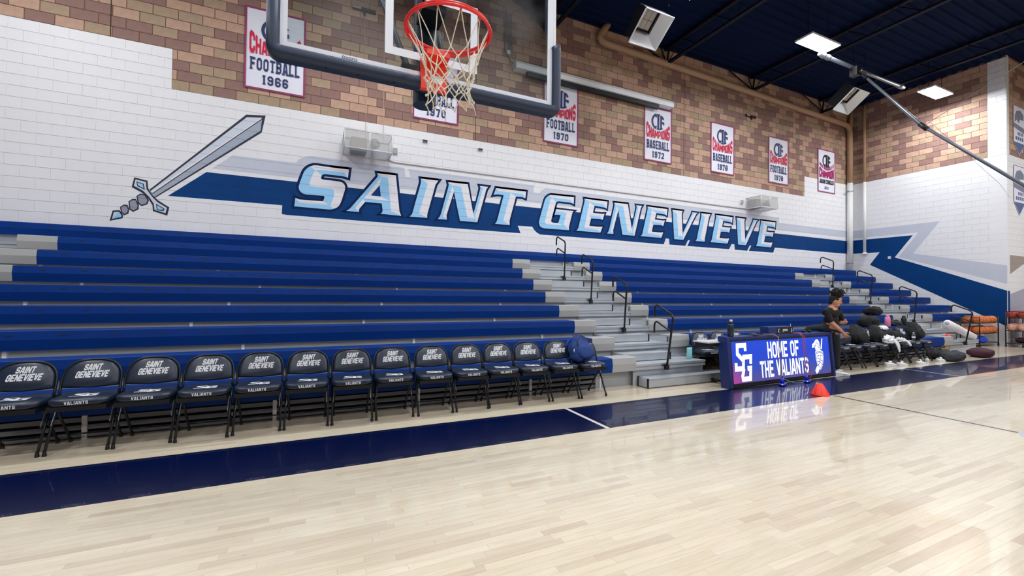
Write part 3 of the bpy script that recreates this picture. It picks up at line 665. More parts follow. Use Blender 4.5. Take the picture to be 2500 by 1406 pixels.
# --- light panels
LG = 'white LED panel light hung from the roof over the gym'
names = {0: 'glowing LED light panel beside the end of the steel basket boom', 1: 'glowing LED light panel in front of the brick end wall', 2: 'glowing LED light panel near the larger gas heater'}
light_house = MB().box(-0.64, 0.64, -0.24, 0.24, 0.0, 0.05).mesh('housing', ['white_metal'])
light_diff = MB().box(-0.62, 0.62, -0.22, 0.22, -0.012, 0.0).mesh('diffuser', ['panel_glow'])
light_rod = MB().tube([(0, 0, 0.05), (0, 0, 1.03)], 0.008, 5).mesh('hanger', ['steel_black'])
ld = bpy.data.lights.new('panel_light', 'AREA'); ld.shape = 'RECTANGLE'; ld.size = 1.24; ld.size_y = 0.44; ld.energy = LIGHT_POWER; ld.color = (0.96, 0.98, 1.0); ld.spread = math.radians(180)
for i, (x, y) in enumerate(LIGHTS):
    t = thing('ceiling_light', names.get(i, LG), 'light', (x, y, 8.6), 0, 'ceiling light panels')
    link('housing', light_house, t); link('diffuser', light_diff, t); link('hanger', light_rod, t, (-0.45, 0, 0)); link('hanger', light_rod, t, (0.45, 0, 0))
    lo = bpy.data.objects.new('panel_lamp', ld); COL.objects.link(lo); lo.parent = t; lo.location = (0, 0, -0.02)
# ------------------------------------------------------------------ bleachers
RY = [None]+[5.572+0.559*i for i in range(8)]+[10.165]
RZ = [None]+[0.4854+0.2695*i for i in range(8)]+[2.655]
bl = thing('bleachers', 'bank of tiered blue bench bleachers with grey aisle ends along the mural wall', 'bleachers', (8.0, 8.0, 0))
bl_off = Vector((8.0, 8.0, 0))
def bpart(name, mb, m, parent=None, smooth=False):
    o = part(name, mb, m, parent or bl, smooth)
    if parent is None: o.location = -bl_off
    return o
def seat_prof(y, z, d=0.27):
    return [(y+0.004, z), (y-0.004, z-0.006), (y-0.022, z-0.102), (y-0.006, z-0.225), (y+0.03, z-0.225), (y+0.03, z-0.03), (y+d, z-0.03), (y+d, z)]
AISLES = [(-5.70, -4.40), (4.80, 6.10), (15.74, 17.06)]
SECT = [(-11.0, -6.18), (-3.92, 4.325), (6.59, 15.26), (17.55, 20.37)]
CAPS = [(-6.18, -5.70), (-4.40, -3.92), (4.325, 4.80), (6.10, 6.59), (15.26, 15.74), (17.06, 17.55)]
for i in range(1, 10):
    y, z = RY[i], RZ[i]
    secs = [(-11.0, 20.37)] if i == 9 else [(9.3, 15.26) if (i == 1 and s[0] == 6.59) else s for s in SECT if not (i < 3 and s[0] == 17.55)]
    for (x0, x1) in secs:
        b = bpart('bench', MB().extrude_yz(seat_prof(y, z, 0.36 if i == 9 else 0.27), x0, x1), 'seat_blue')
        sl = MB(); x = x0+0.31
        while x < x1-0.1:
            c = Vector((x, y-0.0145, z-0.052)); sl.obox(c, ((1, 0, 0), (0, -0.018, -0.096), (0, -0.983, 0.184)), (0.032, 0.007, 0.0012)); x += 0.457
        bpart('finger_slot', sl, 'slot_dark', b)['kind'] = 'stuff'
    if i < 9:
        for (x0, x1) in CAPS:
            if i == 1 and x0 in (6.10, 17.06): continue
            bpart('bench_end', MB().extrude_yz(seat_prof(y-0.004, z+0.004), x0, x1), 'cap_grey')
    # footboards and risers behind each bench
    if i < 9:
        y2, z2 = RY[i+1], RZ[i+1]
        runs = [(-11.0, -5.70), (-4.40, 4.80), (6.10, 15.74), (17.06, 20.37)]
        for (x0, x1) in runs:
            if i == 1 and x0 == 6.10: x0 = 9.0
            if i < 3 and x0 == 17.06: continue
            bpart('footboard', MB().box(x0, x1, y+0.16, y2+0.09, z-0.215, z-0.19), 'deck_grey')
        for (x0, x1) in (runs if i < 8 else [(-11.0, 20.37)]):
            if i == 1 and x0 == 17.06: continue
            r = bpart('riser', MB().box(x0, x1, y2+0.07, y2+0.085, z-0.19, z2-0.03), 'riser_grey')
            x = x0+0.5+0.35*(i % 3)
            while x < x1-0.1:
                bpart('riser_bracket', MB().box(x-0.018, x+0.018, y2+0.03, y2+0.07, z-0.19, z2-0.2), 'white_metal', r); x += 2.29
        for a, (x0, x1) in enumerate(AISLES):
            T = z-0.13; xr = 6.40 if (a == 1 and i == 1) else 17.3 if (a == 2 and i == 1) else x1
            t = bpart('aisle_tread', MB().box(x0, xr, y+0.02, y2+0.06, T-0.03, T), 'alu')
            nz = MB().box(x0, xr, y-0.012, y+0.03, T-0.030, T+0.004).box(x0, xr, y+0.004, y+0.03, T-0.052, T-0.030).box(x0, xr, y-0.006, y+0.03, T-0.09, T-0.052)
            bpart('tread_nosing', nz, 'alu', t)
            zb = (RZ[i-1]-0.13) if i > 1 else 0.0
            bpart('aisle_riser', MB().box(x0, xr, y+0.05, y+0.065, zb, T-0.03), 'riser_grey')
            if i < 8:
                s = bpart('half_step', MB().box(x0, x0+1.06, y2-0.27, y2+0.03, T, T+0.135), 'alu')
                bpart('step_edge', MB().box(x0+1.04, x0+1.068, y2-0.276, y2-0.25, T-0.002, T+0.138).box(x0, x0+1.05, y2-0.274, y2-0.268, T-0.002, T+0.010), 'black', s)
# front skirt under the lowest bench: slatted, with white posts, and a closed panel by the aisle
for (x0, x1) in ((-11.0, -5.7), (-4.40, 4.10), (9.3, 15.74)):
    bpart('skirt_void_shade', MB().box(x0, x1, 5.80, 5.815, 0.0, 0.30), 'black_matte')  # black sheet standing in for the shade of the open void behind the slats
    for zz in (0.012, 0.088, 0.164):
        bpart('skirt_slat', MB().box(x0, x1, 5.715, 5.735, zz, zz+0.046), 'skirt_grey')
    x = x0+0.6
    while x < x1: bpart('skirt_post', MB().box(x-0.02, x+0.02, 5.69, 5.715, 0, 0.27), 'white_metal'); x += 1.68
bpart('skirt_panel', MB().box(4.10, 4.87, 5.70, 5.72, 0, 0.262), 'deck_grey')
bpart('skirt_post', MB().box(4.17, 4.20, 5.69, 5.70, 0, 0.2), 'white_metal')
# front step by the first aisle
st = thing('portable_step', 'low grey aluminium step with black corners on the floor before the aisle stairs', 'step', (5.9, 5.47, 0))
def spart(n, mb, m): o = part(n, mb, m, st); o.location = (-5.9, -5.47, 0); return o
spart('step_body', MB().box(4.88, 6.92, 5.36, 5.60, 0.012, 0.145), 'deck_grey')
spart('step_tread', MB().box(4.90, 6.90, 5.35, 5.41, 0.145, 0.158).box(4.90, 6.90, 5.415, 5.49, 0.145, 0.158).box(4.90, 6.90, 5.495, 5.60, 0.145, 0.158), 'alu')
for (x, y) in ((4.885, 5.365), (4.885, 5.59), (6.91, 5.365)):
    spart('corner_strip', MB().box(x-0.012, x+0.012, y-0.012, y+0.012, 0.002, 0.16), 'black')
spart('foot', MB().box(4.95, 5.0, 5.40, 5.56, 0.0, 0.012).box(6.75, 6.8, 5.40, 5.56, 0.0, 0.012), 'black')

# hand rails standing in the aisles
def arc(p, q, r, n=6): pass
def handrail(x, row, lean, label, hgt=0.93):
    y0, z0 = RY[row]-0.035, RZ[row]-0.235
    t = thing('aisle_handrail', label, 'handrail', (x, y0, z0), 0, 'black aisle handrails')
    top = Vector((0, -lean, hgt))
    def hook(s):
        return [s, s+Vector((0, 0.10, 0.045)), s+Vector((0, 0.22, 0.10)), s+Vector((0, 0.31, 0.142)), s+Vector((0, 0.345, 0.148)), s+Vector((0, 0.375, 0.132)), s+Vector((0, 0.392, 0.095)), s+Vector((0, 0.395, 0.05)), s+Vector((0, 0.395, -0.05))]
    part('post', MB().tube([(0, 0, 0.0), top-Vector((0, 0, 0.06)), top-Vector((0, -0.012, 0.022)), top+Vector((0, 0.04, 0.015))], 0.018, 8), 'chair_black', t, True)
    part('top_rail', MB().tube(hook(top+Vector((0, 0.03, 0.012))), 0.018, 8), 'chair_black', t, True)
    part('mid_rail', MB().tube(hook(top*0.70), 0.016, 8), 'chair_black', t, True)
    part('socket', MB().box(-0.032, 0.032, -0.03, 0.03, -0.005, 0.075).box(-0.10, 0.0, -0.006, 0.006, 0.075, 0.088), 'black', t)
    return t
for x, nm in ((5.45, 'four in the aisle beside the blue backpack'), (16.40, 'four in the aisle behind the team bags')):
    for row, lean, wh in ((1, 0.14, 'lowest'), (3, 0.07, 'second lowest'), (5, 0.06, 'second highest'), (7, 0.03, 'highest')):
        handrail(x, row, lean, 'black hooked handrail, %s of the %s' % (wh, nm))
# ------------------------------------------------------------------ padded folding chairs
BU = Vector((0, 0.308, 0.951)); BN = Vector((0, -0.951, 0.308)); BO = Vector((0, 0.235, 0.47))
def back_outline():
    pts = [(-0.207, 0.0), (-0.10, -0.008), (0.0, -0.012), (0.10, -0.008), (0.207, 0.0), (0.210, 0.03)]
    for k in range(0, 21):
        a = math.pi*k/20
        pts.append((0.209*math.copysign(abs(math.cos(a))**0.72, math.cos(a)), 0.06+0.192*abs(math.sin(a))**0.85))
    pts += [(-0.210, 0.03)]
    return pts
def bp(x, s, d): return BO + Vector((x, 0, 0)) + BU*(s+0.095) + BN*d
def make_chair():
    t = thing('folding_chair', 'black padded folding chair', 'chair')
    for s in (-1, 1):
        lg = part('leg', MB().tube([(s*0.216, 0.0, 0.012), (s*0.216, 0.12, 0.25), (s*0.216, 0.235, 0.47)], 0.0115, 7), 'chair_black', t, True)
        part('foot', MB().lathe([(0.017, 0), (0.016, 0.02), (0.0125, 0.045)], (s*0.216, 0.006, 0.0), 8), 'black', lg)
        lg = part('leg', MB().tube([(s*0.192, 0.415, 0.012), (s*0.192, 0.26, 0.22), (s*0.192, 0.10, 0.432)], 0.0115, 7), 'chair_black', t, True)
        part('foot', MB().lathe([(0.017, 0), (0.016, 0.02), (0.0125, 0.045)], (s*0.192, 0.408, 0.0), 8), 'black', lg)
        part('brace', MB().obox((s*0.204, 0.135, 0.33), ((1, 0, 0), (0, 0.55, 0.83), (0, -0.83, 0.55)), (0.003, 0.10, 0.012)), 'steel_grey', t)
    part('stretcher', MB().tube([(-0.192, 0.36, 0.085), (0.192, 0.36, 0.085)], 0.008, 6), 'chair_black', t)
    pth = [BO+Vector((-0.216, 0, 0)), bp(-0.220, -0.03, 0)]
    for k in range(20, -1, -1):
        a = math.pi*k/20
        pth.append(bp(0.220*math.copysign(abs(math.cos(a))**0.72, math.cos(a)), 0.06+0.203*abs(math.sin(a))**0.85, 0))
    pth += [bp(0.220, -0.03, 0), BO+Vector((0.216, 0, 0))]
    part('back_frame', MB().tube(pth, 0.0115, 7), 'chair_black', t, True)
    o = back_outline(); n = len(o); mb = MB(); vs = []
    cxs = (0.0, 0.11)
    for sc, d in ((1.0, -0.012), (1.0, 0.010), (0.955, 0.026), (0.85, 0.033)):
        for (a, b) in o: vs.append(bp(cxs[0]+(a-cxs[0])*sc, cxs[1]+(b-cxs[1])*sc, d + 0.018*(1-(a/0.21)**2)*0 ))
    fs = []
    for r in range(3):
        for k in range(n): fs.append((r*n+k, r*n+(k+1) % n, (r+1)*n+(k+1) % n, (r+1)*n+k))
    fs += [tuple(range(3*n, 4*n)), tuple(range(n-1, -1, -1))]
    mb.add(vs, fs)
    bk = part('backrest', mb, 'vinyl', t, True)
    text_part('lettering', text_mb('SAINT', 0.060, 0.130, wd=1.35, gap=0.5, shear=0.22), 'print_white', bk, bp(0.0, 0.152, 0.0335), (1, 0, 0), BU)
    text_part('lettering', text_mb('GENEVIEVE', 0.064, 0.240, wd=1.35, gap=0.45, shear=0.22), 'print_white', bk, bp(0.0, 0.080, 0.0335), (1, 0, 0), BU)
    st = part('seat', MB().blob((0, 0.175, 0.468), (0.222, 0.205, 0.037), e=5.0, nu=36, nv=12), 'vinyl', t, True)
    part('seat_pan', MB().box(-0.207, 0.207, -0.018, 0.36, 0.392, 0.436), 'chair_black', t)
    text_part('lettering', text_mb('VALIANTS', 0.030, 0.165, wd=1.15, gap=1.0, serif=False), 'print_white', st, (0.0, -0.0312, 0.452), (1, 0, 0), (0, 0, 1))
    lg = [[(2.6, 5.2), (0.9, 5.2), (0.9, 4.0), (2.2, 2.6), (2.2, 1.4), (0.2, 1.4)], [(4.6, 3.9), (2.9, 3.9), (2.9, 0.7), (4.3, 0.7), (4.3, 2.4), (3.6, 2.4)]]
    qs = [[((p.x-2.4)*0.045, (p.y-3.0)*0.026) for p in q] for pl in lg for q in stroke_quads(pl, 0.75)]
    text_part('emblem', qs, 'print_white', st, (0, 0.14, 0.5056), (1, 0, 0), (0, 1, 0))
    return t
chair0 = make_chair()
bx = [-2.24, -1.75, -1.29, -0.80, -0.336, 0.145, 0.62, 1.105, 1.607, 2.074, 2.52, 3.0, 3.50, 3.95]
cen = [-2.475]+[(bx[i]+bx[i+1])/2 for i in range(13)]
CHY = 5.215
rj = random.Random(5)
LROW = 'empty black padded folding chair in the long row before the bleachers'
for i, x in enumerate(cen):
    lab = LROW if i < 13 else 'black padded folding chair holding the blue backpack, at the aisle end of its row'
    yy = CHY+rj.uniform(-0.012, 0.012); rr = rj.uniform(-0.02, 0.02)
    if i == 0:
        chair0.location = (x, yy, 0); chair0.rotation_euler = (0, 0, rr); chair0['label'] = lab; chair0['group'] = 'chairs of the long empty row'
    else: copy_tree(chair0, (x, yy, 0), rr, lab, group='chairs of the long empty row' if i < 13 else 'padded folding chairs')
RX = [9.95, 10.44, 10.94, 11.44, 11.91, 12.38, 12.88, 13.36]
RL = ['holding the shiny black duffel beside the person', 'empty between the shiny duffel and the large plain backpack', 'holding the large plain black backpack', 'under the backpack with the white towel', 'behind the hanging end of the white towel',
      'holding the slumped black bag', 'holding the clear plastic bottle', 'holding the tall backpack with grey stripes']
for i, x in enumerate(RX):
    copy_tree(chair0, (x, 5.17+rj.uniform(-0.015, 0.015), 0), rj.uniform(-0.025, 0.025), 'black padded folding chair '+RL[i], group='padded folding chairs under the team bags')
for x, rr in ((6.66, -0.05), (7.16, 0.02), (7.66, 0.03)):
    copy_tree(chair0, (x, 5.62, 0), rr, 'black padded folding chair standing behind the lit scorers table', group='chairs behind the lit table')
# ------------------------------------------------------------------ side basket hung in front of the bleachers
def sweep(mb, path, prof, closed=False):
    """sweep a section given as (outward, y) offsets along an (x,z) path with outward normals"""
    n, k = len(path), len(prof); vs = []
    for (x, z, nx, nz) in path:
        for (o, y) in prof: vs.append((x+nx*o, y, z+nz*o))
    fs = [(i*k+j, i*k+(j+1) % k, (i+1)*k+(j+1) % k, (i+1)*k+j) for i in range(n-1) for j in range(k)]
    fs += [tuple(range(k-1, -1, -1)), tuple(range((n-1)*k, n*k))]
    return mb.add(vs, fs)
HX, HY, BX0, BX1, BZ0, BZ1, BY = 0.668, 2.40, -0.24, 1.59, 2.905, 3.972, 2.78
hoop = thing('basketball_hoop', 'glass basketball backboard with red rim, white net and navy edge padding', 'basketball hoop', (HX, BY, BZ0))
def hp(n, mb, m, parent=None, smooth=False):
    o = part(n, mb, m, parent or hoop, smooth)
    if parent is None: o.location = (-HX, -BY, -BZ0)
    return o
gl = hp('backboard', MB().box(BX0, BX1, BY, BY+0.012, BZ0, BZ1), 'board_glass')
e = 0.052; f = BY-0.0015
hp('border_stripe', MB().box(BX0, BX0+e, f, BY, BZ0, BZ1).box(BX1-e, BX1, f, BY, BZ0, BZ1).box(BX0+e, BX1-e, f, BY, BZ0, BZ0+e).box(BX0+e, BX1-e, f, BY, BZ1-e, BZ1), 'board_white')
q0, q1, z0, z1 = 0.36, 0.98, 3.03, 3.49
hp('target_square', MB().box(q0, q0+0.05, f, BY, z0, z1).box(q1-0.05, q1, f, BY, z0, z1).box(q0+0.05, q1-0.05, f, BY, z0, z0+0.05).box(q0+0.05, q1-0.05, f, BY, z1-0.05, z1), 'board_white')
hp('edge_frame', MB().box(BX0-0.018, BX0, BY-0.004, BY+0.04, BZ0, BZ1).box(BX1, BX1+0.018, BY-0.004, BY+0.04, BZ0, BZ1).box(BX0, BX1, BY-0.004, BY+0.04, BZ0-0.018, BZ0).box(BX0, BX1, BY-0.004, BY+0.04, BZ1, BZ1+0.018), 'white_metal')
R = 0.05; path = [(BX0-0.012, 3.36, -1, 0), (BX0-0.012, BZ0+0.02, -1, 0)]
for k in range(1, 8):
    a = math.pi*(1+k/16.0); path.append((BX0-0.012+0.03+0.03*math.cos(a), BZ0+0.018+0.03*math.sin(a), math.cos(a), math.sin(a)))
path.append((BX0+0.02, BZ0-0.012, 0, -1)); path.append((BX1-0.02, BZ0-0.012, 0, -1))
for k in range(1, 8):
    a = math.pi*(1.5+k/16.0); path.append((BX1+0.012-0.03+0.03*math.cos(a), BZ0+0.018+0.03*math.sin(a), math.cos(a), math.sin(a)))
path += [(BX1+0.012, BZ0+0.02, 1, 0), (BX1+0.012, 3.34, 1, 0), (BX1+0.006, 3.375, 1, 0.4)]
sec = [(-0.026, BY-0.004), (-0.024, BY-0.026), (-0.012, BY-0.034), (0.020, BY-0.034), (0.038, BY-0.026), (0.045, BY-0.006), (0.045, BY+0.05), (0.036, BY+0.062), (0.0, BY+0.064), (-0.012, BY+0.045)]
pd = hp('edge_padding', sweep(MB(), path, sec), 'pad_navy', smooth=True)
bo = MB()
for xx in (0.02, 0.2, 0.42, 1.1, 1.32): bo.lathe([(0.006, -0.002), (0.006, 0.004)], (xx, BY-0.004, BZ0-0.058), 8)
hp('padding_bolt', bo, 'black', pd)
cu = bpy.data.curves.new('maker', 'FONT'); cu.body = 'Jaypro'; cu.size = 0.036; cu.align_x = 'CENTER'; cu.shear = 0.25
co = bpy.data.objects.new('maker_print', cu); COL.objects.link(co)
bpy.context.view_layer.update()
me = bpy.data.meshes.new_from_object(co.evaluated_get(bpy.context.evaluated_depsgraph_get())); bpy.data.objects.remove(co)
me.materials.clear(); me.materials.append(M['banner_navy'])
mo = link('maker_print', me, hoop); mo.location = (0.15-HX, -0.0035, 0.024); mo.rotation_euler = (math.pi/2, 0, 0)
# bracket, rim and net
br = hp('rim_bracket', MB().add([(HX-0.085, BY-0.005, 2.835), (HX+0.085, BY-0.005, 2.835), (HX+0.085, BY-0.005, 3.045), (HX-0.085, BY-0.005, 3.045),
     (HX-0.085, BY-0.045, 2.835), (HX+0.085, BY-0.045, 2.835), (HX+0.085, BY-0.045, 3.02), (HX-0.085, BY-0.045, 3.02),
     (HX-0.075, BY-0.155, 3.005), (HX+0.075, BY-0.155, 3.005), (HX+0.075, BY-0.155, 3.045), (HX-0.075, BY-0.155, 3.045)],
     [(0, 3, 2, 1), (4, 5, 6, 7), (0, 1, 5, 4), (1, 2, 6, 5), (3, 0, 4, 7), (7, 6, 9, 8), (8, 9, 10, 11), (3, 11, 10, 2), (2, 10, 9, 6), (3, 7, 8, 11)]), 'bracket_orange')
hp('bracket_label', MB().box(HX-0.005, HX+0.055, BY-0.047, BY-0.0452, 2.88, 2.93), 'print_white', br)
ring = lambda r, z, n=48: [(HX+r*math.cos(2*math.pi*k/n), HY+r*math.sin(2*math.pi*k/n), z) for k in range(n)]
rim = hp('rim', MB().tube(ring(0.2375, 3.045), 0.0095, 10, closed=True).tube(ring(0.247, 3.028), 0.0085, 10, closed=True), 'rim_red', smooth=True)
hk = MB(); net = MB(); kn = MB(); rn = random.Random(21)
N = 12; lv = [(0.237, 3.030), (0.172, 2.865), (0.148, 2.80), (0.134, 2.75), (0.126, 2.702), (0.126, 2.66), (0.134, 2.62)]
nodes = []
for j, (r, z) in enumerate(lv):
    row = []
    for k in range(N):
        a = 2*math.pi*(k + (0.5 if j % 2 else 0))/N
        jr = 0 if j == 0 else rn.uniform(-0.012, 0.012)
        row.append(Vector((HX+0.012*(j > 0)+(r+jr)*math.cos(a), HY+(r+jr)*math.sin(a), z + (0 if j == 0 else rn.uniform(-0.012, 0.012)))))
    nodes.append(row)
for k in range(N):
    a = 2*math.pi*k/N; c, s = math.cos(a), math.sin(a)
    hk.tube([(HX+0.240*c, HY+0.240*s, 3.036), (HX+0.246*c, HY+0.246*s, 3.018), (HX+0.236*c, HY+0.236*s, 3.012), (HX+0.232*c, HY+0.232*s, 3.024)], 0.004, 5)
for j in range(len(lv)-1):
    for k in range(N):
        a = nodes[j][k]
        for kk in ((k, k-1) if j % 2 == 0 else (k, (k+1) % N)):
            b = nodes[j+1][kk]; mid = (a+b)/2
            sag = Vector((mid.x-HX, mid.y-HY, 0)).normalized()*(-0.006)
            net.tube([a, mid+sag, b], 0.0036 if j else 0.0031, 5)
for j in range(1, len(lv)):
    for p in nodes[j]: kn.blob(p, (0.0065, 0.0065, 0.0075), e=2.2, nu=6, nv=4)
for k in (0, 3, 5, 8, 10):
    p = nodes[-1][k]; net.tube([p, p+Vector((0.012, -0.006, -0.03)), p+Vector((0.02, 0.004, -0.055))], 0.003, 5)
hp('rim_hook', hk, 'rim_red', rim)
nt_ = hp('net', net, 'net'); hp('net_knot', kn, 'net', nt_, True)['kind'] = 'stuff'
# mast and braces behind the board
ms = hp('mast', MB().lathe([(0.070, 2.86), (0.082, 2.86), (0.082, 3.30), (0.082, 9.0), (0.0, 9.0)], (0.68, 3.06, 0.0), 24), 'pad_navy', smooth=False)
hp('mast_bore', MB().lathe([(0.068, 2.864), (0.068, 3.2)], (0.68, 3.06, 0.0), 20), 'black_matte', ms)
hp('board_arm', MB().box(0.60, 0.76, 2.795, 3.0, 3.40, 3.46).box(0.60, 0.76, 2.795, 3.0, 2.92, 2.97).box(0.47, 0.58, 2.795, 2.88, 2.965, 3.0), 'black')
hp('brace', MB().tube([(0.52, 2.90, 3.04), (0.30, 4.6, 5.2), (-0.1, 7.2, 8.3)], 0.022, 8), 'steel_grey', smooth=True)
hp('brace', MB().tube([(0.80, 2.94, 3.1), (0.95, 4.6, 5.2), (1.4, 7.2, 8.3)], 0.022, 8), 'steel_grey', smooth=True)
hp('cross_pipe', MB().tube([(-1.5, 7.25, 8.35), (3.1, 7.25, 8.35)], 0.05, 10), 'steel_grey', smooth=True)

# the twin basket's boom further along (its board hangs outside the picture)
bm_ = thing('basket_boom', 'dark steel pipe boom with slanting braces hanging beneath the roof by the gas heater', 'boom', (14.5, 7.25, 8.35))
def bmp(n, mb, m, smooth=True): o = part(n, mb, m, bm_, smooth); o.location = (-14.5, -7.25, -8.35); return o
bmp('cross_pipe', MB().tube([(12.75, 7.25, 8.38), (17.25, 7.25, 8.38)], 0.055, 12), 'steel_grey')
bmp('pipe_clamp', MB().tube([(12.9, 7.25, 8.38), (12.98, 7.25, 8.38)], 0.075, 12).tube([(13.12, 7.25, 8.38), (13.2, 7.25, 8.38)], 0.075, 12).tube([(14.5, 7.25, 8.38), (14.75, 7.25, 8.38)], 0.075, 12).tube([(16.9, 7.25, 8.38), (17.15, 7.25, 8.38)], 0.072, 12), 'galv')
bmp('winch', MB().box(14.3, 14.5, 7.1, 7.3, 8.1, 8.35).tube([(14.4, 7.1, 8.2), (14.4, 6.95, 8.05), (14.45, 7.0, 7.95)], 0.03, 8), 'black', False)
bmp('brace', MB().tube([(14.55, 7.2, 8.3), (14.5, 5.67, 6.06), (14.5, 2.9, 2.95)], 0.036, 10), 'steel_grey')
bmp('brace', MB().tube([(14.75, 7.2, 8.25), (14.5, 5.67, 6.0)], 0.022, 8), 'galv')
bmp('brace_collar', MB().tube([(14.5, 5.75, 6.16), (14.5, 5.6, 5.97)], 0.06, 10), 'black')
bmp('mast', MB().tube([(14.5, 3.0, 2.86), (14.5, 3.0, 4.1)], 0.082, 14), 'pad_navy')
bmp('cable', MB().tube([(14.5, 5.67, 6.08), (14.5, 1.0, 8.3), (14.5, 0.4, 9.0)], 0.006, 5).tube([(14.6, 5.6, 6.2), (18.5, 5.5, 5.0), (20.6, 5.9, 4.9)], 0.004, 5), 'galv')
tb = thing('basketball_backboard', 'glass backboard of the twin side basket under the slanting boom', 'basketball hoop', (14.5, 2.78, 2.905))
link('backboard', gl.data, tb).location = (-HX, -BY, -BZ0)
for nm in ('border_stripe', 'target_square', 'edge_frame', 'edge_padding', 'rim_bracket', 'rim', 'net'):
    src = [c for c in hoop.children if c.name.split('.')[0] == nm][0]
    link(nm, src.data, tb).location = (-HX, -BY, -BZ0)
# ------------------------------------------------------------------ things on the walls and under the roof
# championship banners
def banner(x0, sport, year, label, kind='team'):
    W, z0, z1 = 1.165, 5.845, 7.605
    t = thing('banner', label, 'banner', (x0+W/2, D-0.012, z0), 0, 'championship banners on the brick wall')
    H = z1-z0; cl = MB(); nx, nz = 12, 16; vs = []
    for j in range(nz+1):
        for i in range(nx+1):
            u, v = i/nx, j/nz
            vs.append((-W/2+W*u, -0.004-0.006*math.sin(u*9+x0)*math.sin(v*3), H*v))
    f = [(j*(nx+1)+i, j*(nx+1)+i+1, (j+1)*(nx+1)+i+1, (j+1)*(nx+1)+i) for j in range(nz) for i in range(nx)]
    part('cloth', cl.add(vs, f), 'banner_white', t, True)
    b = 0.035
    part('border', MB().box(-W/2, -W/2+b, -0.0165, -0.013, 0, H).box(W/2-b, W/2, -0.0165, -0.013, 0, H).box(-W/2+b, W/2-b, -0.0165, -0.013, 0, b).box(-W/2+b, W/2-b, -0.0165, -0.013, H-b, H), 'banner_trim', t)
    O = (0, -0.0165, 0); U = (1, 0, 0); V = (0, 0, 1)
    # round three-letter monogram
    cz, r = H-0.46, 0.255
    qs = []
    arc = [(r*0.93*math.cos(math.radians(a)), r*0.97*math.sin(math.radians(a))) for a in range(118, 243, 10)]
    qs += stroke_quads([(-0.075, 0.145)]+arc[0:]+[(-0.075, -0.145)], 0.06)
    qs += stroke_quads([(0.0, -r), (0.0, r)], 0.075)
    for zz in (-r+0.02, r-0.02): qs += stroke_quads([(-0.07, zz), (0.07, zz)], 0.04)
    qs += stroke_quads([(0.11, -r*0.85), (0.11, r*0.85)], 0.062)
    qs += stroke_quads([(0.09, r*0.82), (0.16, r*0.70), (0.21, r*0.42)], 0.06) + stroke_quads([(0.11, 0.0), (0.21, 0.0), (0.215, -0.06)], 0.055) + stroke_quads([(0.06, -r*0.9), (0.17, -r*0.72)], 0.05)
    navy = 'banner_navy' if kind == 'team' else 'mural_dark'
    text_part('monogram', [[(p.x*1.05, p.y+cz) for p in q] for q in qs], navy, t, O, U, V)
    def arch(lo, top_c, top_e, hw=0.48):
        def fn(u, v):      # v runs 0..1 of the letter height
            k = (u/hw)**2; top = top_c+(top_e-top_c)*k
            return (u, lo + v*(top-lo))
        return fn
    if kind == 'team':
        text_part('lettering', text_mb('CHAMPIONS', 1.0, 0.98, wd=1.25, gap=0.55, warp=arch(0.76, 1.0, 1.27)), 'banner_red', t, O, U, V)
        text_part('lettering', text_mb(sport, 0.27, 0.94, wd=1.15, gap=1.1, serif=True), 'banner_navy', t, (0, -0.0165, 0.41), U, V)
        text_part('lettering', text_mb(year, 0.20, 0.5, wd=1.2, gap=1.2, serif=True), 'banner_navy', t, (0, -0.0165, 0.125), U, V)
    else:
        def smile(lo, hi, k0, hw=0.48):
            return lambda u, v: (u, lo+(hi-lo)*v + k0*(u/hw)**2)
        text_part('lettering', text_mb('300 HURDLES', 1.0, 1.0, wd=1.2, gap=0.7, warp=smile(0.92, 1.06, 0.18)), 'banner_magenta', t, O, U, V)
        text_part('lettering', text_mb('CHAMPION', 1.0, 0.98, wd=1.5, gap=0.4, warp=lambda u, v: (u, 0.60+v*(0.27+0.17*(u/0.48)**2))), 'banner_magenta', t, O, U, V)
        text_part('lettering', text_mb(sport, 0.17, 0.98, wd=1.3, gap=0.7, serif=True), 'mural_dark', t, (0, -0.0165, 0.36), U, V)
        text_part('lettering', text_mb(year, 0.11, 0.30, wd=1.0, gap=1.2), 'mural_dark', t, (0, -0.0165, 0.14), U, V)
    for s in (-1, 1):
        part('grommet', MB().lathe([(0.012, -0.020), (0.012, -0.012)], (s*(W/2-0.03), 0, H-0.03), 8, 'y'), 'galv', t)
for x0, s, yv, lb in ((-1.51, 'FOOTBALL', '1966', 'white and maroon football banner partly behind the left backboard padding'), (2.05, 'FOOTBALL', '1970', 'white and maroon 1970 football banner hanging behind the basketball net'),
                     (5.71, 'FOOTBALL', '1970', 'white and maroon 1970 football banner under the projection screen case'), (9.365, 'BASEBALL', '1972', 'white and maroon baseball banner under the far end of the screen case'),
                     (12.33, 'BASEBALL', '1978', 'white and maroon baseball banner below the small black wall bracket'), (15.38, 'FOOTBALL', '1978', 'white and maroon football banner between the baseball banner and the hurdles banner')):
    banner(x0, s, yv, lb)
banner(18.42, 'JASON CANALES', '2021', 'white and magenta individual hurdles champion banner dated 2021 by the corner', 'solo')

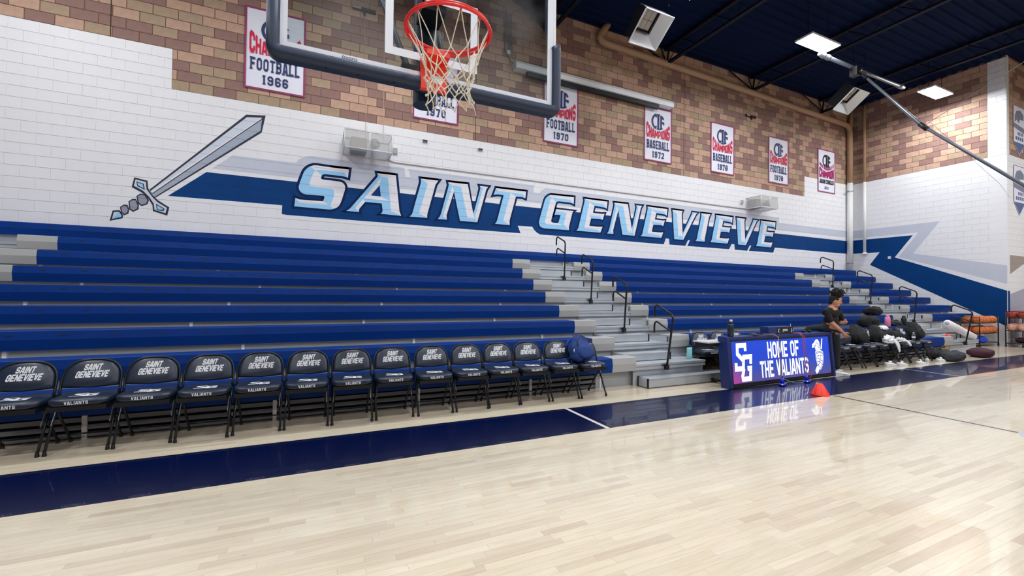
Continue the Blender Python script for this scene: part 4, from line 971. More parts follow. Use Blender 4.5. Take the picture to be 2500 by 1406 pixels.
# pennants on the recessed wall
def pennant(zt, label):
    t = thing('pennant', label, 'pennant', (21.62, YR-0.012, zt-1.65), 0, 'pennants on the recessed wall')
    w2, H = 0.46, 1.68
    part('cloth', MB().add([(-w2, 0, H), (w2, 0, H), (w2, 0, 0.46), (0, 0, 0), (-w2, 0, 0.46), (-w2, -0.004, H), (w2, -0.004, H), (w2, -0.004, 0.46), (0, -0.004, 0), (-w2, -0.004, 0.46)],
         [(0, 1, 2, 3, 4), (9, 8, 7, 6, 5), (0, 5, 6, 1), (1, 6, 7, 2), (2, 7, 8, 3), (3, 8, 9, 4), (4, 9, 5, 0)]), 'banner_white', t)
    P2 = lambda n, ps, m, off: poly_part(n, ps, m, t, lambda a, b: (a, -0.005-off, b))
    P2('tip', [[(-w2+.02, 0.44), (w2-.02, 0.44), (0, 0.03)]], 'pennant_blue', 0)
    P2('helmet', [[(-0.36, 1.10), (-0.36, 1.32), (-0.22, 1.50), (0.1, 1.56), (0.36, 1.44), (0.36, 1.26), (0.05, 1.24), (-0.02, 1.10), (-0.2, 1.2)]], 'pennant_grey', 0)
    P2('stripe', [[(-w2+.02, 0.92), (w2-.02, 0.80), (w2-.02, 0.98), (-w2+.02, 1.08)]], 'pennant_grey', 0)
    for k in range(4):
        for q in ([(-0.30+0.17*k, 0.52), (-0.18+0.17*k, 0.52), (-0.18+0.17*k, 0.64), (-0.30+0.17*k, 0.64)], [(-0.12+0.12*k, 0.69), (-0.04+0.12*k, 0.69), (-0.04+0.12*k, 0.80), (-0.12+0.12*k, 0.80)]): P2('print', [q], 'pennant_blue', 0.0005)
    part('trim', MB().box(-w2, -w2+0.015, -0.007, -0.004, 0.46, H).box(w2-0.015, w2, -0.007, -0.004, 0.46, H).box(-w2, w2, -0.007, -0.004, H-0.015, H), 'banner_trim', t)
pennant(8.06, 'grey and blue pointed pennant on the brick of the recessed wall')
pennant(6.02, 'grey and blue pointed pennant on the white paint of the recessed wall')

# projection screen case
sc_ = thing('projection_screen', 'long white projection screen case with black roll above the banners', 'projection screen', (7.57, D-0.13, 7.6))
part('case', MB().add([(-2.82, 0.12, 0.02), (2.82, 0.12, 0.02), (2.82, -0.12, 0.02), (-2.82, -0.12, 0.02), (-2.82, 0.12, 0.24), (2.82, 0.12, 0.24), (2.82, -0.06, 0.24), (-2.82, -0.06, 0.24), (2.82, -0.12, 0.15), (-2.82, -0.12, 0.15)],
     [(0, 1, 2, 3), (4, 7, 6, 5), (3, 2, 8, 9), (9, 8, 6, 7), (0, 4, 5, 1), (1, 5, 6, 8, 2), (0, 3, 9, 7, 4)]), 'white_metal', sc_)
part('screen_roll', MB().box(-2.45, 2.25, -0.06, 0.05, -0.10, 0.02), 'black', sc_)
part('end_cap', MB().box(2.82, 2.835, -0.12, 0.12, 0.02, 0.24).box(-2.835, -2.82, -0.12, 0.12, 0.02, 0.24), 'cap_grey', sc_)

# big tan drain pipe running along the wall into the corner, painted white lower down
dp = thing('drain_pipe', 'thick tan pipe along the brick wall turning down the corner, white below', 'pipe', (20.45, D-0.13, 2.5))
def dpp(n, pts, r, m): o = part(n, MB().tube(pts, r, 14), m, dp, True); o.location = (-20.45, -(D-0.13), -2.5); return o
yp = D-0.13
dpp('upper_run', [(7.80, yp-0.05, 9.66), (7.66, yp, 9.45), (7.56, yp, 9.32), (7.55, yp, 9.22), (7.60, yp, 9.14), (7.74, yp, 9.10), (11.5, yp, 9.03), (20.0, yp, 8.83), (20.25, yp, 8.80), (20.40, yp, 8.70), (20.45, yp, 8.52), (20.45, yp, 6.38)], 0.105, 'pipe_tan')
dpp('lower_run', [(20.45, yp, 6.38), (20.45, yp, 2.665)], 0.106, 'pipe_white')
dpp('roof_branch', [(20.45, yp, 8.60), (20.52, yp, 9.0), (20.56, yp, 9.62)], 0.08, 'pipe_tan')
for zz in (6.02, 2.98): 
    o = part('pipe_strap', MB().tube([(20.45, yp, zz-0.02), (20.45, yp, zz+0.02)], 0.113, 14).box(20.18, 20.45, yp-0.03, yp+0.02, zz-0.02, zz+0.02), 'galv', dp); o.location = (-20.45, -yp, -2.5)
vp = thing('conduit_pipe', 'slim white vertical pipe with a flange on the end wall', 'pipe', (XE-0.11, 9.955, 3.36))
part('lower_run', MB().tube([(0, 0, 0.0), (0, 0, 2.98)], 0.052, 12), 'pipe_white', vp, True)
part('upper_run', MB().tube([(0, 0, 2.98), (0, 0, 5.9), (0.0, 0.0, 6.2)], 0.051, 12), 'pipe_tan', vp, True)
part('flange', MB().lathe([(0.10, -0.02), (0.10, 0.02), (0.06, 0.05)], (0, 0, 0), 12), 'pipe_white', vp)

# gas heaters
def heater(x0, y0, z0, label):
    t = thing('gas_heater', label, 'heater', (x0, y0, z0), 0, 'tilted gas heaters')
    wx = 0.87; L = 0.80; dn = math.atan2(0.44, 0.59)
    Uy = Vector((0, math.cos(dn), -math.sin(dn))); Nn = Vector((0, -math.sin(dn), -math.cos(dn)))
    def q(a, b, d): return Vector((a, 0, 0))+Uy*b-Nn*d
    def fr(a0, a1, b0, b1, d0, d1):
        return [q(a0, b0, d0), q(a1, b0, d0), q(a1, b1, d0), q(a0, b1, d0), q(a0, b0, d1), q(a1, b0, d1), q(a1, b1, d1), q(a0, b1, d1)]
    BF = [(0, 3, 2, 1), (4, 5, 6, 7), (0, 1, 5, 4), (1, 2, 6, 5), (2, 3, 7, 6), (3, 0, 4, 7)]
    part('housing', MB().add(fr(0.05, wx-0.05, 0.05, L-0.05, 0.22, 0.42), BF), 'black', t)
    part('rim_frame', MB().add(fr(0, wx, 0, 0.02, 0, 0.03), BF).add(fr(0, wx, L-0.02, L, 0, 0.03), BF).add(fr(0, 0.02, 0, L, 0, 0.03), BF).add(fr(wx-0.02, wx, 0, L, 0, 0.03), BF), 'white_metal', t)
    o = [(0.0, 0.0), (wx, 0.0), (wx, L), (0.0, L)]; i_ = [(0.06, 0.04), (wx-0.32, 0.04), (wx-0.32, L-0.26), (0.06, L-0.26)]
    part('reflector', MB().add([q(a, b, 0.005) for a, b in o]+[q(a, b, 0.22) for a, b in i_], [(0, 1, 5, 4), (1, 2, 6, 5), (2, 3, 7, 6), (3, 0, 4, 7)]), 'reflector', t)
    part('outer_shell', MB().add([q(a, b, 0.0) for a, b in o]+[q(a, b, 0.25) for a, b in ((0.02, 0.02), (wx-0.2, 0.02), (wx-0.2, L-0.2), (0.02, L-0.2))], [(0, 4, 5, 1), (1, 5, 6, 2), (2, 6, 7, 3), (3, 7, 4, 0)]), 'black', t)
    for a in range(3):
        for b in range(2):
            a0 = 0.08+a*0.14; b0 = 0.07+b*0.21
            part('ceramic_tile', MB().add(fr(a0, a0+0.13, b0, b0+0.20, 0.19, 0.22), BF), 'ceramic', t)
    part('burner_bar', MB().add(fr(0.06, wx-0.32, L-0.29, L-0.26, 0.15, 0.20), BF).add(fr(wx-0.36, wx-0.32, 0.05, L-0.28, 0.15, 0.2), BF), 'black', t)
    part('hanger_chain', MB().tube([(0.1, 0.1, 0.3), (0.1, 0.1, 9.6-z0)], 0.008, 5).tube([(wx-0.1, 0.1, 0.3), (wx-0.1, 0.1, 9.6-z0)], 0.008, 5), 'steel_black', t)
heater(6.83, 7.62, 8.2, 'open white gas heater hanging by the tan pipe, with pale ceramic tiles')
heater(15.40, 7.70, 8.2, 'open white gas heater hanging beside the steel basket boom')

# wire cages over wall fixtures
def cage(x0, x1, label):
    y0, z0, z1 = 9.95, 4.70, 5.10; W = x1-x0
    t = thing('wire_cage', label, 'wire guard', ((x0+x1)/2, D, z0), 0, 'wire guards on the white wall')
    d = y0-D; h = z1-z0; r = 0.011; fr = MB()
    for a in (-W/2, 0.02, W/2): fr.tube([(a, d, 0), (a, d, h)], r, 6)
    for zz in (0, h):
        fr.tube([(-W/2, d, zz), (W/2, d, zz)], r, 6).tube([(-W/2, d, zz), (-W/2, -0.01, zz)], r, 6).tube([(W/2, d, zz), (W/2, -0.01, zz)], r, 6).tube([(-W/2, -0.015, zz), (W/2, -0.015, zz)], r, 6)
    for a in (-W/2, W/2): fr.tube([(a, -0.015, 0), (a, -0.015, h)], r, 6)
    part('frame', fr, 'white_metal', t, True)
    part('front_mesh', MB().box(-W/2, W/2, d-0.001, d+0.001, 0, h), 'wire_mesh', t)
    part('bottom_mesh', MB().box(-W/2, W/2, d, -0.01, -0.001, 0.001), 'wire_mesh', t)
    part('top_mesh', MB().box(-W/2, W/2, d, -0.01, h-0.001, h+0.001), 'wire_mesh', t)
    for a in (-W/2, W/2): part('side_mesh', MB().box(a-0.001, a+0.001, d, -0.01, 0, h), 'wire_mesh', t)
    u = thing('horn_speaker', label.replace('wire guard', 'wall horn').replace('white', 'grey', 1), 'speaker', ((x0+x1)/2, D-0.05, z0+0.2), 0, 'horns inside the wire guards')
    part('driver', MB().box(-0.36, -0.02, -0.30, 0.04, -0.17, 0.13), 'ceramic', u)
    part('horn', MB().lathe([(0.12, -0.42), (0.115, -0.40), (0.05, -0.15), (0.045, -0.02)], (0.14, 0, 0), 14, 'y'), 'cap_grey', u, True)
cage(0.47, 1.49, 'white wire guard on the wall above the letters S and A')
cage(14.13, 15.05, 'white wire guard on the wall above the last letters V and E')
def wallbox(x, z, w_, h_, m, label, cat='outlet box', nm='junction_box', fn=None, group=None):
    t = thing(nm, label, cat, fn or (x, D-0.0, z), 0 if not fn else math.pi/2*-1, group)
    part('box', MB().box(-w_/2, w_/2, -0.05, -0.002, -h_/2, h_/2), m, t)
    part('cover', MB().box(-w_/2+0.008, w_/2-0.008, -0.056, -0.05, -h_/2+0.008, h_/2-0.008), 'black' if m == 'cap_grey' else 'cap_grey', t)
wallbox(1.64, 4.95, 0.12, 0.14, 'pipe_white', 'small pale junction box beside the wire guard above S and A')
wallbox(13.90, 4.95, 0.12, 0.14, 'pipe_white', 'small pale junction box beside the wire guard above V and E')
wallbox(2.364, 5.307, 0.12, 0.055, 'cap_grey', 'tiny dark socket on the white wall right of the wire guard')
wallbox(3.835, 5.315, 0.12, 0.055, 'cap_grey', 'tiny dark socket on the white wall by the brick control joint')
t = thing('junction_box', 'small white socket plate on the navy arrow of the end wall', 'outlet box', (XE, 9.158, 3.138))
part('box', MB().box(-0.03, -0.004, -0.05, 0.05, -0.06, 0.06), 'lavender', t)
part('cover', MB().box(-0.035, -0.03, -0.035, 0.035, -0.045, 0.045), 'pipe_white', t)
tag(part('conduit', MB().tube([(1.45, D-0.02, 4.72), (1.62, D-0.02, 4.672), (1.9, D-0.02, 4.672), (8, D-0.02, 4.69), (14.12, D-0.02, 4.708)], 0.011, 6), 'cap_grey', None, True), 'thin grey conduit along the white wall above the mural letters', 'conduit')
tag(part('hanging_wire', MB().tube([(0.95, D-0.03, 9.6), (0.89, D-0.03, 8.0), (0.965, D-0.03, 5.12)], 0.0055, 5), 'wire_tan', None), 'thin wire running down the bricks below the small black wall bracket', 'wire')
tag(part('hanging_wire', MB().tube([(1.33, D-0.03, 9.6), (1.345, D-0.03, 7.0), (1.36, D-0.03, 5.12)], 0.0065, 5), 'wire_tan', None), 'pale wire running down the bricks into the wire guard', 'wire')
def bracket(x, z, label, flip=1):
    t = thing('speaker_bracket', label, 'bracket', (x, D-0.01, z), 0, 'black wall brackets')
    part('plate', MB().box(-0.25, 0.27, -0.06, 0.0, -0.03, 0.04), 'black', t)
    part('label_plate', MB().box(-0.24, -0.06, -0.064, -0.06, -0.015, 0.03), 'ceramic', t)
    part('stub', MB().tube([(0.0, -0.04, -0.02), (0.02, -0.05, -0.09), (0.03, -0.05, -0.15)], [0.035, 0.025, 0.012], 8), 'black', t, True)
    part('bolt', MB().lathe([(0.012, -0.066), (0.012, -0.06)], (0.09, 0, 0.01), 8, 'y').lathe([(0.012, -0.066), (0.012, -0.06)], (0.24, 0, 0.0), 8, 'y'), 'galv', t)
bracket(0.87, 8.17, 'small black wall bracket on the bricks behind the backboard glass')
bracket(14.35, 8.14, 'small black wall bracket on the bricks above the baseball 1978 banner')
# wiring boxes above the screen case
t = thing('wiring_box', 'small metal wiring boxes with conduits on the bricks above the screen case', 'wiring', (4.6, D-0.01, 8.1))
part('conduit', MB().tube([(0.0, -0.02, -0.1), (-0.02, -0.02, 1.0), (-0.1, -0.02, 1.2), (-1.2, -0.02, 1.28)], 0.013, 6).tube([(0.09, -0.02, 0.2), (0.09, -0.02, 1.05), (0.2, -0.02, 1.2), (1.4, -0.02, 1.3)], 0.013, 6), 'steel_grey', t, True)
part('conduit_drop', MB().tube([(-0.1, -0.02, 1.1), (-0.1, -0.02, 0.0), (0.0, -0.02, -0.12), (0.08, -0.03, -0.25), (0.2, -0.06, -0.34)], 0.013, 6), 'joint_dark', t, True)
part('box', MB().box(-0.03, 0.12, -0.08, 0, 0.24, 0.40).box(0.02, 0.12, -0.07, 0, 0.06, 0.18), 'galv', t)
part('cover', MB().box(-0.04, 0.05, -0.06, 0, -0.06, 0.04), 'pipe_white', t)
# ------------------------------------------------------------------ lit scorers table and what is on it
TZ = 0.845; tilt = 0.075
tx0, tx1 = 6.115, 9.08; TL = tx1-tx0; trot = 0.022
tb_ = thing('scorers_table', 'long blue scorers table with lit front panel reading HOME OF THE VALIANTS', 'table', (tx0, 4.815, 0), trot)
def fy(z): return tilt*z/TZ
def slab(x0, x1, z0, z1, d0, d1):
    return [(x0, fy(z0)+d0, z0), (x1, fy(z0)+d0, z0), (x1, fy(z0)+d1, z0), (x0, fy(z0)+d1, z0), (x0, fy(z1)+d0, z1), (x1, fy(z1)+d0, z1), (x1, fy(z1)+d1, z1), (x0, fy(z1)+d1, z1)]
BF = [(0, 3, 2, 1), (4, 5, 6, 7), (0, 1, 5, 4), (1, 2, 6, 5), (2, 3, 7, 6), (3, 0, 4, 7)]
bevel_mod(part('end_pad', MB().add(slab(-0.02, 0.055, 0.0, TZ, -0.012, 0.17), BF), 'case_blue', tb_), 0.015, 3)
bevel_mod(part('end_pad', MB().add(slab(TL-0.055, TL+0.02, 0.0, TZ, -0.012, 0.17), BF), 'case_blue', tb_), 0.015, 3)
bevel_mod(part('top_pad', MB().add(slab(0.05, TL-0.05, TZ-0.055, TZ, -0.012, 0.17), BF), 'case_blue', tb_), 0.012, 3)
part('bezel', MB().add(slab(0.055, TL-0.055, 0.02, 0.075, 0.0, 0.05), BF).add(slab(0.055, TL-0.055, TZ-0.085, TZ-0.055, 0.0, 0.05), BF).add(slab(0.055, 0.085, 0.07, TZ-0.08, 0.0, 0.05), BF).add(slab(TL-0.085, TL-0.055, 0.07, TZ-0.08, 0.0, 0.05), BF), 'case_dark', tb_)
part('cabinet_back', MB().add(slab(0.05, TL-0.05, 0.02, TZ-0.05, 0.05, 0.14), BF), 'black_matte', tb_)
sx0, sx1, sz0, sz1 = 0.085, TL-0.085, 0.075, TZ-0.085
scr = part('lit_panel', MB().add(slab(sx0, sx1, sz0, sz1, 0.012, 0.05), BF), 'lit_screen', tb_)
SV = Vector((0, tilt, TZ)).normalized(); SO = Vector((0, 0.009, 0))
def sp(x, z, off=0): return Vector((x, fy(z)+0.0105-off, z))
def stext(s, h, wdt, x, z, wd=1.2, gap=0.5, m='lit_letter', shear=0.0, off=0.0):
    return text_part('lettering', text_mb(s, h, wdt, wd=wd, gap=gap, shear=shear), m, scr, sp(x, z, off), (1, 0, 0), SV)
stext('HOME OF', 0.285, 0.90, 1.47, 0.440, 1.05, 0.5)
stext('THE VALIANTS', 0.285, 1.38, 1.48, 0.120, 1.05, 0.5)
# interlocked S and G monogram
mono = [[(0.30, 0.50), (0.30, 0.60), (0.06, 0.60), (0.045, 0.46), (0.22, 0.34), (0.20, 0.21), (-0.02, 0.21), (-0.015, 0.31)],
        [(0.44, 0.28), (0.46, 0.40), (0.235, 0.40), (0.215, 0.335)], [(0.22, 0.21), (0.16, 0.08), (0.17, 0.03), (0.40, 0.03), (0.43, 0.205), (0.33, 0.205)]]
qs = [[(p.x*0.80, p.y*0.98) for p in q] for pl in mono for q in stroke_quads(pl, 0.082)]
text_part('monogram', qs, 'lit_letter', scr, sp(0.20, 0.105), (1, 0, 0), SV)
# shield emblem with a generic plumed helm and sword
sh = [(0.0, 0.42), (0.10, 0.45), (0.20, 0.44), (0.27, 0.40), (0.27, 0.25), (0.22, 0.10), (0.13, 0.0), (0.04, 0.10), (0.0, 0.25)]
pl_ = [(0.02, 0.44), (0.0, 0.52), (-0.10, 0.50), (-0.09, 0.58), (-0.02, 0.62), (0.04, 0.68), (0.12, 0.69), (0.17, 0.62), (0.17, 0.45)]
swd = [(0.19, 0.46), (0.26, 0.70), (0.29, 0.70), (0.24, 0.46)]; tail = [(0.02, 0.10), (-0.06, 0.0), (-0.02, -0.08), (0.05, -0.04), (0.1, 0.04)]
em = lambda n, ps, m, o: poly_part(n, ps, m, scr, lambda a, b: sp(2.42+a*0.9, 0.145+b*0.83, o))
em('shield_emblem', [sh, pl_, swd, tail], 'lit_letter', 0.0)
ins = lambda p, k: [((a-0.135)*k+0.135, (b-0.24)*k+0.24) for a, b in p]
ring = [q for q in stroke_quads(ins(sh, 0.86)+ins(sh, 0.86)[:2], 0.014)]
em('shield_line', [[(p.x, p.y) for p in q] for q in ring], 'lit_ink', 0.0006)
em('shield_line', [[(p.x, p.y) for p in q] for pl in ([(0.03, 0.37), (0.14, 0.40), (0.25, 0.36)], [(0.12, 0.32), (0.06, 0.32), (0.06, 0.26), (0.12, 0.25), (0.12, 0.19), (0.05, 0.19)], [(0.21, 0.32), (0.16, 0.32), (0.16, 0.20), (0.21, 0.20), (0.21, 0.26)],
     [(-0.04, 0.54), (0.03, 0.54), (0.04, 0.6)], [(0.06, 0.62), (0.12, 0.58), (0.13, 0.48)], [(0.05, 0.1), (0.135, 0.18), (0.22, 0.1)]) for q in stroke_quads(pl, 0.016)], 'lit_ink', 0.0008)
# work top and legs behind
part('work_top', MB().box(-0.30, TL-0.1, 0.20, 0.50, 0.735, 0.755), 'table_top', tb_)
part('work_top_skirt', MB().box(-0.26, TL-0.14, 0.22, 0.48, 0.68, 0.735), 'black', tb_)
for x in (0.25, TL-0.3):
    part('leg', MB().box(x-0.03, x+0.03, 0.25, 0.31, 0.03, 0.70), 'black', tb_)
    part('foot', MB().box(x-0.04, x+0.04, 0.15, 0.66, 0.03, 0.07), 'black', tb_)
    part('caster', MB().lathe([(0.03, -0.012), (0.03, 0.012)], (x, 0.62, 0.03), 10, 'y').lathe([(0.03, -0.012), (0.03, 0.012)], (x, 0.2, 0.03), 10, 'y'), 'black', tb_)
def tloc(x, y, z): 
    c, s = math.cos(trot), math.sin(trot); return (tx0+x*c-y*s, 4.815+x*s+y*c, z)
# possession arrow box
po = thing('possession_box', 'small navy possession arrow box on the lit table', 'scoreboard', tloc(1.34, 0.16, TZ), trot)
bevel_mod(part('case', MB().box(-0.26, 0.44, -0.08, 0.08, 0.0, 0.135), 'case_blue', po), 0.006, 2)
part('window', MB().box(-0.02, 0.42, -0.084, -0.08, 0.012, 0.123), 'black', po)
cu = bpy.data.curves.new('poss', 'FONT'); cu.body = 'poss'; cu.size = 0.075; cu.align_x = 'CENTER'; cu.offset = 0.002
co = bpy.data.objects.new('poss', cu); COL.objects.link(co); bpy.context.view_layer.update()
me = bpy.data.meshes.new_from_object(co.evaluated_get(bpy.context.evaluated_depsgraph_get())); bpy.data.objects.remove(co)
me.materials.clear(); me.materials.append(M['print_white'])
o = link('lettering', me, po, (0.2, -0.0855, 0.055)); o.rotation_euler = (math.pi/2, 0, 0)
for pl in ([(0.03, 0.10), (0.005, 0.066), (0.03, 0.03)], [(0.375, 0.10), (0.40, 0.066), (0.375, 0.03)]): text_part('arrow_mark', [[(p.x, p.y) for p in q] for q in stroke_quads(pl, 0.014)], 'print_white', po, (0, -0.0855, 0), (1, 0, 0), (0, 0, 1))
# drink cup with straw
cp = thing('drink_cup', 'white drink cup with straw on the lit table', 'cup', tloc(1.90, 0.20, 0.775))
part('cup', MB().lathe([(0.036, 0), (0.046, 0.13), (0.047, 0.135)], (0, 0, 0), 16), 'clear_white' if 'clear_white' in M else 'paper_white', cp, True)
part('lid', MB().lathe([(0.05, 0.135), (0.05, 0.147), (0.02, 0.152)], (0, 0, 0), 16), 'cap_grey', cp)
part('straw', MB().tube([(0, 0, 0.14), (0.006, 0, 0.24)], 0.004, 6), 'print_white', cp)
part('coaster', MB().box(-0.05, 0.05, -0.05, 0.05, -0.022, 0.0), 'black', cp)
# bottles
def bottle(name, label, loc, col, r, h, capm='black', cat='bottle', spout=False):
    t = thing(name, label, cat, loc)
    part('body', MB().lathe([(r*0.9, 0), (r, 0.01), (r, h*0.74), (r*0.86, h*0.82), (r*0.62, h*0.86)], (0, 0, 0), 18), col, t, True)
    part('cap', MB().lathe([(r*0.66, h*0.86), (r*0.70, h*0.88), (r*0.70, h*0.97), (r*0.45, h)], (0, 0, 0), 14), capm, t, True)
    if spout: part('spout', MB().box(-0.01, 0.03, -0.012, 0.012, h, h+0.03), 'print_white', t)
    else: part('handle', MB().tube([(-r*0.5, 0, h*0.95), (-r*0.3, 0, h*1.04), (r*0.3, 0, h*1.04), (r*0.5, 0, h*0.95)], 0.006, 6), capm, t, True)
    return t
bottle('water_bottle', 'dark blue insulated bottle with white spout on the lit table', tloc(0.12, 0.10, TZ), 'dark_bottle', 0.05, 0.25, 'black', spout=True)
bottle('water_bottle', 'light blue water bottle standing on the lowest aisle tread', (6.22, 5.76, RZ[1]-0.13), 'cyan_bottle', 0.048, 0.25)
bottle('water_bottle', 'pink water bottle standing on the bench behind the bags', (13.95, 6.22, RZ[2]), 'pink', 0.062, 0.30, 'pink')
bottle('water_bottle', 'black water bottle standing on the bench behind the bags', (14.85, 6.25, RZ[2]), 'black', 0.06, 0.27)
w_ = thing('plastic_bottle', 'clear plastic water bottle standing on a folding chair among the bags', 'bottle', (12.96, 5.27, 0.505))
part('body', MB().lathe([(0.03, 0), (0.034, 0.01), (0.032, 0.06), (0.034, 0.12), (0.03, 0.15), (0.013, 0.18)], (0, 0, 0), 14), 'clear_plastic', w_, True)
part('label_band', MB().lathe([(0.0345, 0.06), (0.0345, 0.10)], (0, 0, 0), 14), 'print_white', w_, True)
part('cap', MB().lathe([(0.015, 0.18), (0.015, 0.2)], (0, 0, 0), 10), 'print_white', w_)
# marker tray on the table
t = thing('clipboard', 'dark clipboard tray lying on the lit table', 'clipboard', tloc(0.80, 0.16, TZ), 0.2)
part('board', MB().box(-0.14, 0.14, -0.09, 0.09, 0.0, 0.012), 'black', t); part('clip', MB().box(-0.02, 0.02, -0.03, 0.03, 0.012, 0.03), 'galv', t)
t = thing('headset', 'black headset lying on the lit table by the person', 'headset', tloc(2.33, 0.17, TZ))
part('band', MB().tube([(-0.08, 0, 0.012), (-0.05, 0.05, 0.012), (0.05, 0.05, 0.012), (0.08, 0, 0.012)], 0.008, 6), 'black', t, True)
part('ear_cup', MB().blob((-0.09, -0.01, 0.025), (0.035, 0.03, 0.025), nu=10, nv=6), 'black', t, True); part('ear_cup', MB().blob((0.09, -0.01, 0.025), (0.035, 0.03, 0.025), nu=10, nv=6), 'black', t, True)
# cables over the front and the blue cord reels on the floor
def cord(pts, r, m, label):
    tag(part('cord', MB().tube(pts, r, 6), m, None, True), label, 'cord')
cord([tloc(0.95, 0.12, TZ+0.01), tloc(1.12, 0.02, TZ+0.015), tloc(1.17, -0.035, TZ-0.03), tloc(1.18, -0.05, 0.5), tloc(1.20, -0.06, 0.2), tloc(1.17, -0.075, 0.085)], 0.006, 'wire_tan', 'tan cord hanging over the lit panel across the letter O of HOME')
cord([tloc(0.97, 0.13, TZ+0.02), tloc(1.16, 0.02, TZ+0.025), tloc(1.21, -0.04, TZ-0.05), tloc(1.215, -0.055, 0.4), tloc(1.24, -0.065, 0.1)], 0.005, 'black', 'black cord hanging over the lit panel across the letter O of HOME')
cord([tloc(1.80, 0.14, TZ+0.01), tloc(1.83, 0.0, TZ+0.01), tloc(1.87, -0.04, TZ-0.06), tloc(1.90, -0.05, 0.4), tloc(1.93, -0.07, 0.18), tloc(1.86, -0.12, 0.045)], 0.007, 'wire_red', 'red cord hanging over the lit panel across the word OF')
cord([tloc(1.82, 0.15, TZ+0.02), tloc(1.88, 0.0, TZ+0.01), tloc(1.93, -0.04, TZ-0.06), tloc(1.96, -0.05, 0.4), tloc(2.05, -0.07, 0.2), tloc(2.06, -0.09, 0.14), tloc(1.92, -0.13, 0.045)], 0.005, 'wire_red', 'thin red looping cord hanging over the lit panel across the word OF')
cord([tloc(1.24, -0.07, 0.10), tloc(1.34, -0.10, 0.055), tloc(1.48, -0.14, 0.012), tloc(1.66, -0.15, 0.010), tloc(1.78, -0.14, 0.03)], 0.005, 'wire_blue', 'pale blue cord sagging between the two blue floor plugs')
def plug(x, label):
    t = thing('cord_plug', label, 'plug', tloc(x, -0.13, 0.0015), 0.3, 'blue floor plugs')
    part('base', MB().blob((0, 0, 0.018), (0.11, 0.05, 0.018), e=4, nu=16, nv=8, flat=-0.017), 'plug_blue', t, True)
    part('stem', MB().lathe([(0.035, 0.03), (0.028, 0.09), (0.012, 0.12)], (0.0, 0.01, 0), 12), 'plug_blue', t, True)
    part('prong', MB().tube([(-0.10, -0.02, 0.025), (-0.13, -0.03, 0.03)], 0.014, 8), 'print_white', t, True)
plug(1.14, 'royal blue cord plug on the floor under the word HOME')
plug(1.84, 'royal blue cord plug on the floor under the word OF')

# cones
def cone(loc, label, sq=False, tiltx=0.0):
    t = thing('training_cone', label, 'cone', loc)
    t.rotation_euler = (tiltx, 0, 0)
    part('shell', MB().lathe([(0.130, 0.0), (0.127, 0.012), (0.036, 0.168), (0.030, 0.174), (0.025, 0.168), (0.110, 0.010)], (0, 0, 0), 28), 'cone_orange', t, True)
    rb = MB()
    for k in range(8):
        a = 2*math.pi*k/8; rb.tube([(0.120*math.cos(a), 0.120*math.sin(a), 0.022), (0.044*math.cos(a), 0.044*math.sin(a), 0.155)], 0.004, 5)
    part('rib', rb, 'cone_orange', t, True)
cone((7.10, 4.03, 0.0015), 'bright orange training cone standing on the edge of the blue sideline')
cone((16.0, 5.76, RZ[1]-0.13), 'orange training cone left on the stair tread behind the bags')

# ------------------------------------------------------------------ bags
def strap(pts, r=0.014): return MB().tube(pts, r, 7)
def backpack(name, label, loc, rz, m, size=(0.24, 0.15, 0.25), lean=0.2, seed=1.0, mark=False, group=None, tp=0.48):
    t = thing(name, label, 'backpack', loc, rz, group)
    hx, hy, hz = size; rot = Matrix.Rotation(-lean, 3, 'X')
    part('body', MB().blob(rot @ Vector((0, 0, hz)), (hx, hy, hz), e=2.9, nu=28, nv=18, amp=0.035, freq=2.2, seed=seed, rot=rot, taper=tp), m, t, True)
    part('front_pocket', MB().blob(rot @ Vector((0, -hy*0.72, hz*0.66)), (hx*0.78, hy*0.45, hz*0.52), e=2.8, nu=22, nv=12, amp=0.015, freq=3, seed=seed+3, rot=rot), m, t, True)
    c = lambda x, y, z: rot @ Vector((x, y, z))
    part('zip', MB().tube([c(-hx*0.72, -hy*0.8, hz*0.9), c(-hx*0.6, -hy*0.75, hz*1.55), c(0, -hy*0.55, hz*1.93), c(hx*0.6, -hy*0.75, hz*1.55), c(hx*0.72, -hy*0.8, hz*0.9)], 0.006, 6), 'black', t, True)
    part('grab_handle', strap([c(-0.04, hy*0.3, hz*1.93), c(-0.03, hy*0.4, hz*2.1), c(0.03, hy*0.4, hz*2.1), c(0.04, hy*0.3, hz*1.93)], 0.009), m, t, True)
    for s in (-1, 1): part('shoulder_strap', strap([c(s*hx*0.4, hy*0.8, hz*1.8), c(s*hx*0.75, hy*1.15, hz*1.3), c(s*hx*0.85, hy*1.05, hz*0.6), c(s*hx*0.7, hy*0.9, hz*0.2)], 0.018), m, t, True)
    return t, c
bpk, c = backpack('backpack', 'blue backpack with white tick mark resting on the last folding chair', (3.62, 5.36, 0.502), 0.25, 'backpack_blue', (0.205, 0.13, 0.205), 0.30, 1.0, tp=0.62)
tick = [(-0.03, 0.0), (-0.018, -0.012), (0.035, 0.012), (-0.016, -0.003)]
poly_part('tick_mark', [tick], 'print_white', bpk, lambda a, b: c(a+0.02, -0.212, 0.235+b))
part('side_reflector', MB().tube([c(-0.205, -0.06, 0.15), c(-0.195, -0.07, 0.20)], 0.006, 6), 'print_white', bpk, True)
